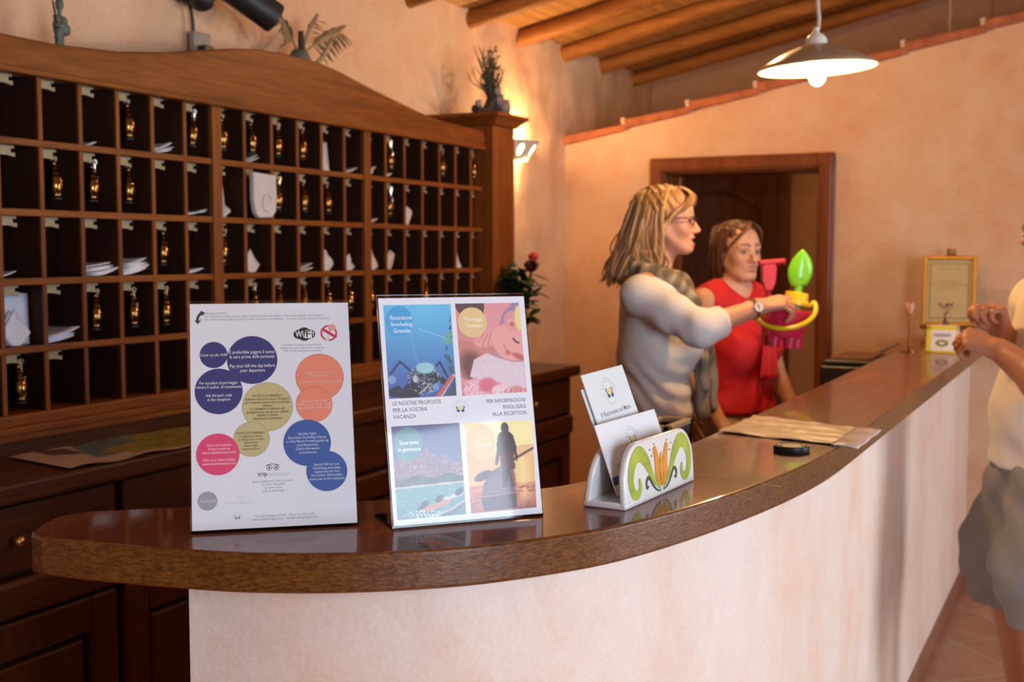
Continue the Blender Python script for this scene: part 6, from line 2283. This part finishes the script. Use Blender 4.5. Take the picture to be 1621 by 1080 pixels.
for s_ in (-1, 1):
    g.ell((s_ * .072, .075, 1.105), (.076, .070, .076), .05)
    g.cap((s_ * .045, -.02, 1.320), (s_ * .145, -.025, 1.280), .053, .056, .04)
    g.ell((s_ * .235, -.02, 1.17), (.055, .10, .10), .012, '-')
    g.clip(lambda X, Y, Z, s_=s_: np.where(Z > 1.15, s_ * X - .158, -1))
g.ell((0, .035, 1.375), (.085, .105, .085), .012, '-')
g.field(lambda X, Y, Z: 0.006 * np.sin(Z * 42 + 10 * np.sin(X * 9 + 1) + 30 * X) * np.clip((1.10 - Z) / .15, 0.1, 1) + .0045 * wob(X, Y, Z, 28, 2))
g.clip(lambda X, Y, Z: .862 - Z)
body_mesh('red_top', g, plain('red_cotton', (0.60, 0.010, 0.016), 0.75, vary=0.05), rw, relax=2)
mb = MB()                                             # tie hanging from the neckline
for s_, x in ((1, .020), (-1, -.020)):
    def RF(u, t, x=x, s_=s_):
        return (x + (u - .5) * (.03 + .045 * t) + .006 * s_ * t, .150 + .018 * sin(u * 7 + s_) * t + .010 * (1 - t), 1.165 - .17 * t)
    mb.grid(RF, 8, 10)
mb.build('bow_tie', plain('red_ribbon', (0.62, 0.012, 0.018), 0.7), rw, smooth=60, solid=.004)
g = SDF(axis_grid([(-.24, .010), (.24, 0)]), axis_grid([(-.2, .010), (.2, 0)]), axis_grid([(.05, .012), (.90, 0)]))
g.cap((0, 0, .87), (0, -.01, .80), .106, .122, .05, sx=1.42)
for s_ in (-1, 1):
    g.cap((s_ * .09, -.01, .80), (s_ * .085, .02, .44), .100, .072, .03)
    g.cap((s_ * .085, .02, .44), (s_ * .085, -.01, .06), .070, .060, .02)
body_mesh('trousers', g, plain('beige_trousers', (0.50, 0.40, 0.28), 0.8), rw)
HR = [(0.085, 0.032, 0.014), (0.14, 0.050, 0.020), (0.19, 0.072, 0.030), (0.05, 0.020, 0.010)]
g = SDF(axis_grid([(-.12, .0045), (.12, 0)]), axis_grid([(-.14, .0045), (.12, 0)]), axis_grid([(1.28, .0045), (1.60, 0)]))
g.ell(PRd(0, -.016, .038), (.086 * kR, .102 * kR, .086 * kR), .0, '+', RRd)
g.cap(PRd(0, -.045, .0), PRd(0, -.060, -.105), .078 * kR, .060 * kR, .03, sx=1.08)
g.ell(PRd(0, .085, -.030), (.066 * kR, .085 * kR, .100 * kR), .010, '-', RRd)
g.ell(PRd(0, .045, -.14), (.07, .07, .06), .010, '-')
g.field(lambda X, Y, Z: 0.0028 * np.sin(X * 240 + 3 * np.sin(Z * 30)) + .002 * np.sin(Y * 230 + 40 * Z))
body_mesh('hair', g, M['hair'], rw, lambda V: strand_colour(V, None, HR[0], HR[1], HR[0]))
cur = []
for i in range(110):
    sd = 1 if i % 2 else -1
    u = RR.random()
    ys = -.08 + .105 * u
    xm = sd * (.076 + .008 * RR.random())
    ez = -.115 - .02 * RR.random()
    cur.append([PRd(-.012 + .004 * sd, ys, .122 - .4 * max(0, abs(ys) - .03)), PRd(xm * .70, ys * .98, .094), PRd(xm * 1.02, ys * .72 - .008, .03), PRd(xm * 1.05, -.085 + .095 * u, -.05), PRd(xm * (.88 - .1 * RR.random()), -.085 + .085 * u, ez)])
for i in range(26):                                   # side fringe
    u = RR.random()
    sd = 1 if i % 2 else -1
    cur.append([PRd(-.012, .05 + .02 * u, .117), PRd(sd * .030 - .006, .088 + .006 * u, .090), PRd(sd * .060, .074 + .008 * u, .052), PRd(sd * .077, .035, .0), PRd(sd * .078, .010, -.06)])
for i in range(30):
    x = RR.uniform(-.07, .07)
    cur.append([PRd(x * .2, -.05, .120), PRd(x * .8, -.100, .07), PRd(x, -.120, 0), PRd(x, -.115, -.07), PRd(x * .8, -.095, -.12)])
tube_locks('hair_locks', cur, .0070, .0022, M['hair'], rw, HR, 7, 9)

# ===== man at the right edge of the picture, in front of the counter
mn, L = figure(1690, 3.3, -RT, 'man in white T-shirt and grey shorts, hands raised before the counter')
HC = (0, L(1690, 362)[1] + .012, L(1650, 363)[2])
g = SDF(axis_grid([(-.34, .009), (-.20, .0055), (.22, .009), (.34, 0)]), axis_grid([(-.22, .010), (-.08, .0055), (.34, 0)]), axis_grid([(-.02, .012), (.95, .009), (1.10, .0050), (1.66, 0)]))
y1 = .02
g.cap((0, y1 - .02, 1.25), (0, y1 + .01, 1.02), .115, .128, .03, sx=1.40)
g.cap((0, y1 + .01, 1.02), (0, y1, .90), .130, .125, .04, sx=1.32)
for s_ in (-1, 1):
    g.cap((s_ * .095, y1 - .01, .86), (s_ * .11, y1 + .07, .47), .100, .066, .03)
    g.cap((s_ * .11, y1 + .07, .47), (s_ * .11, y1 + .0, .10), .062, .042, .02)
    g.cap((s_ * .11, y1 - .03, .05), (s_ * .12, y1 + .16, .035), .042, .036, .02)
    g.cap((s_ * .04, y1 - .03, 1.385), (s_ * .185, y1 - .02, 1.315), .054, .058, .04)
g.cap((0, y1 - .03, 1.35), (0, HC[1] - .008, 1.45), .066, .060, .03)
PM, RM = head(g, HC, 1.0, yaw=0.05, smile=0.0, nose=1.6)
ELm, WLm = L(1652, 606, -.25), L(1584, 556, -.13)
ERm, WRm = L(1668, 610, .22), L(1592, 536, .03)
g.chain([(-.20, y1 - .02, 1.30), ELm, WLm], [.056, .050, .031], .025)
g.chain([(.20, y1 - .02, 1.30), ERm, WRm], [.056, .048, .030], .025)
dl = Vector(L(1546, 541, -.10)) - Vector(WLm)
hand(g, WLm, dl, (-.55, .10, .85), 1.05, curl=(1.0, 1.15, 1.2, 1.2), thumb=.9, side=1, spread=.02)
dr_ = Vector(L(1573, 492, .03)) - Vector(WRm)
hand(g, WRm, dr_, (.35, -.85, .1), 1.05, curl=(1.1, 1.2, 1.25, 1.25), thumb=.9, side=1, spread=.02)
SKM_ = (0.50, 0.22, 0.12)
body_mesh('body', g, M['skin'], mn, lambda V: face_colour(V, PM, 1.0, SKM_, (0.42, 0.15, 0.11), (0.56, 0.19, 0.12), 0, (0.2, 0.12, 0.07)))
eyes(PM, RM, 1.0, mn, (0, 1, 0), 0, plain('tanned_eyelid', (0.40, 0.17, 0.09), 0.5))
g = SDF(axis_grid([(-.34, .007), (.34, 0)]), axis_grid([(-.20, .007), (.26, 0)]), axis_grid([(.83, .007), (1.44, 0)]))
g.cap((0, y1 - .02, 1.27), (0, y1 + .015, 1.02), .128, .146, .03, sx=1.34)
g.cap((0, y1 + .015, 1.02), (0, y1 + .01, .84), .148, .158, .04, sx=1.26)
for s_ in (-1, 1):
    g.cap((s_ * .06, y1 - .03, 1.362), (s_ * .185, y1 - .02, 1.312), .060, .072, .04)
    e = ELm if s_ < 0 else ERm
    q = Vector((s_ * .20, y1 - .02, 1.30)).lerp(Vector(e), .62)
    g.cap((s_ * .20, y1 - .02, 1.30), tuple(q), .074, .074, .03)
g.ell((0, y1 + .01, 1.45), (.085, .085, .075), .012, '-')
g.field(lambda X, Y, Z: .005 * wob(X, Y, Z, 24, 1) + .004 * np.sin(X * 50 + 6 * np.sin(Z * 9)) * np.clip((1.05 - Z) / .15, 0, 1))
g.clip(lambda X, Y, Z: .862 - Z)
body_mesh('t_shirt', g, plain('white_cotton', (0.76, 0.70, 0.62), 0.85, vary=.02), mn, relax=2)
g = SDF(axis_grid([(-.30, .008), (.30, 0)]), axis_grid([(-.20, .008), (.30, 0)]), axis_grid([(.40, .008), (.93, 0)]))
g.cap((0, y1 + .005, .91), (0, y1 + .01, .82), .145, .150, .05, sx=1.26)
for s_ in (-1, 1):
    g.cap((s_ * .095, y1 + .01, .82), (s_ * .12, y1 + .075, .60), .128, .128, .05)
    g.cap((s_ * .12, y1 + .075, .60), (s_ * .125, y1 + .065, .42), .128, .095, .05)
g.field(lambda X, Y, Z: .007 * wob(X, Y, Z, 22, 3) + .004 * np.sin(Y * 60 + 20 * X + 5 * np.sin(Z * 12)))
g.clip(lambda X, Y, Z: .445 - Z)
body_mesh('shorts', g, plain('grey_cotton', (0.25, 0.245, 0.235), 0.85, vary=.04), mn, relax=2)
g = SDF(axis_grid([(-.10, .006), (.10, 0)]), axis_grid([(-.14, .006), (.13, 0)]), axis_grid([(1.42, .006), (1.66, 0)]))
g.ell(PM(0, -.014, .036), (.080, .099, .084), .0, '+', RM)
g.ell(PM(0, .085, -.035), (.090, .092, .105), .010, '-', RM)
body_mesh('hair', g, M['hair'], mn, lambda V: strand_colour(V, None, (.10, .08, .06), (.20, .17, .14), (.28, .25, .22)))
gl = MB()
for sx in (-1, 1):
    gl.tube([PM(sx * (.033 + .024 * cos(t)), .106 - .010 * (cos(t) * .5 + .5) ** 2, -.002 + .018 * sin(t)) for t in np.linspace(0, 2 * PI, 25)], .0016, 6)
    gl.tube([PM(sx * .057, .097, .006), PM(sx * .074, .070, .006), PM(sx * .080, -.01, .002)], .0016, 6)
gl.tube([PM(-.010, .108, .0), PM(0, .112, .003), PM(.010, .108, .0)], .0016, 6)
gl.build('glasses', plain('thin_metal_spectacles', (0.25, 0.20, 0.15), 0.3, 1.0), mn, smooth=60)
wd = (Vector(WRm) - Vector(ERm)).normalized()
a_ = wd.cross(Vector((0, 0, 1))).normalized()
b_ = wd.cross(a_)
wc = Vector(WRm) - wd * .02
MB().tube([wc + a_ * cos(t) * .034 + b_ * sin(t) * .034 for t in np.linspace(0, 2 * PI, 21)], .0075, 8, True, 1.5).build('watch_strap', M['black'], mn, smooth=60)

# ===== bronze figurine on the rack
g = SDF(axis_grid([(-.05, .0035), (.05, 0)]), axis_grid([(-.06, .0035), (.06, 0)]), axis_grid([(-.004, .0035), (.21, 0)]))
g.cap((0, -.010, 0), (0, -.010, .07), .011, .013, .01).cap((0, .008, 0), (0, .004, .07), .011, .013, .01)
g.ell((0, -.004, .088), (.018, .024, .030), .012).ell((.012, .022, .075), (.014, .018, .022), .008).ell((.004, .018, .105), (.014, .018, .016), .008)
g.cap((0, -.024, .112), (.006, -.030, .082), .009, .008, .008).cap((.006, -.030, .082), (.016, -.006, .082), .008, .007, .006)
g.cap((0, 0, .12), (0, .002, .140), .007, .007, .008).ell((0, .004, .158), (.014, .013, .024), .004).ell((0, .004, .182), (.018, .018, .008), .006)
g.ell((0, 0, .004), (.028, .03, .006), .006)
g.field(lambda X, Y, Z: .0012 * np.sin(Z * 300 + X * 200) * np.sin(Y * 280))
body_mesh('figure', g, vg, SDF_FIG)
MB().tube([(.012, -.030, .075), (.008, -.040, .11), (.004, -.050, .160)], [.0035, .004, .0035], 8).build('staff', plain('dark_red_staff', (.06, .008, .008), .5), SDF_FIG, smooth=60)
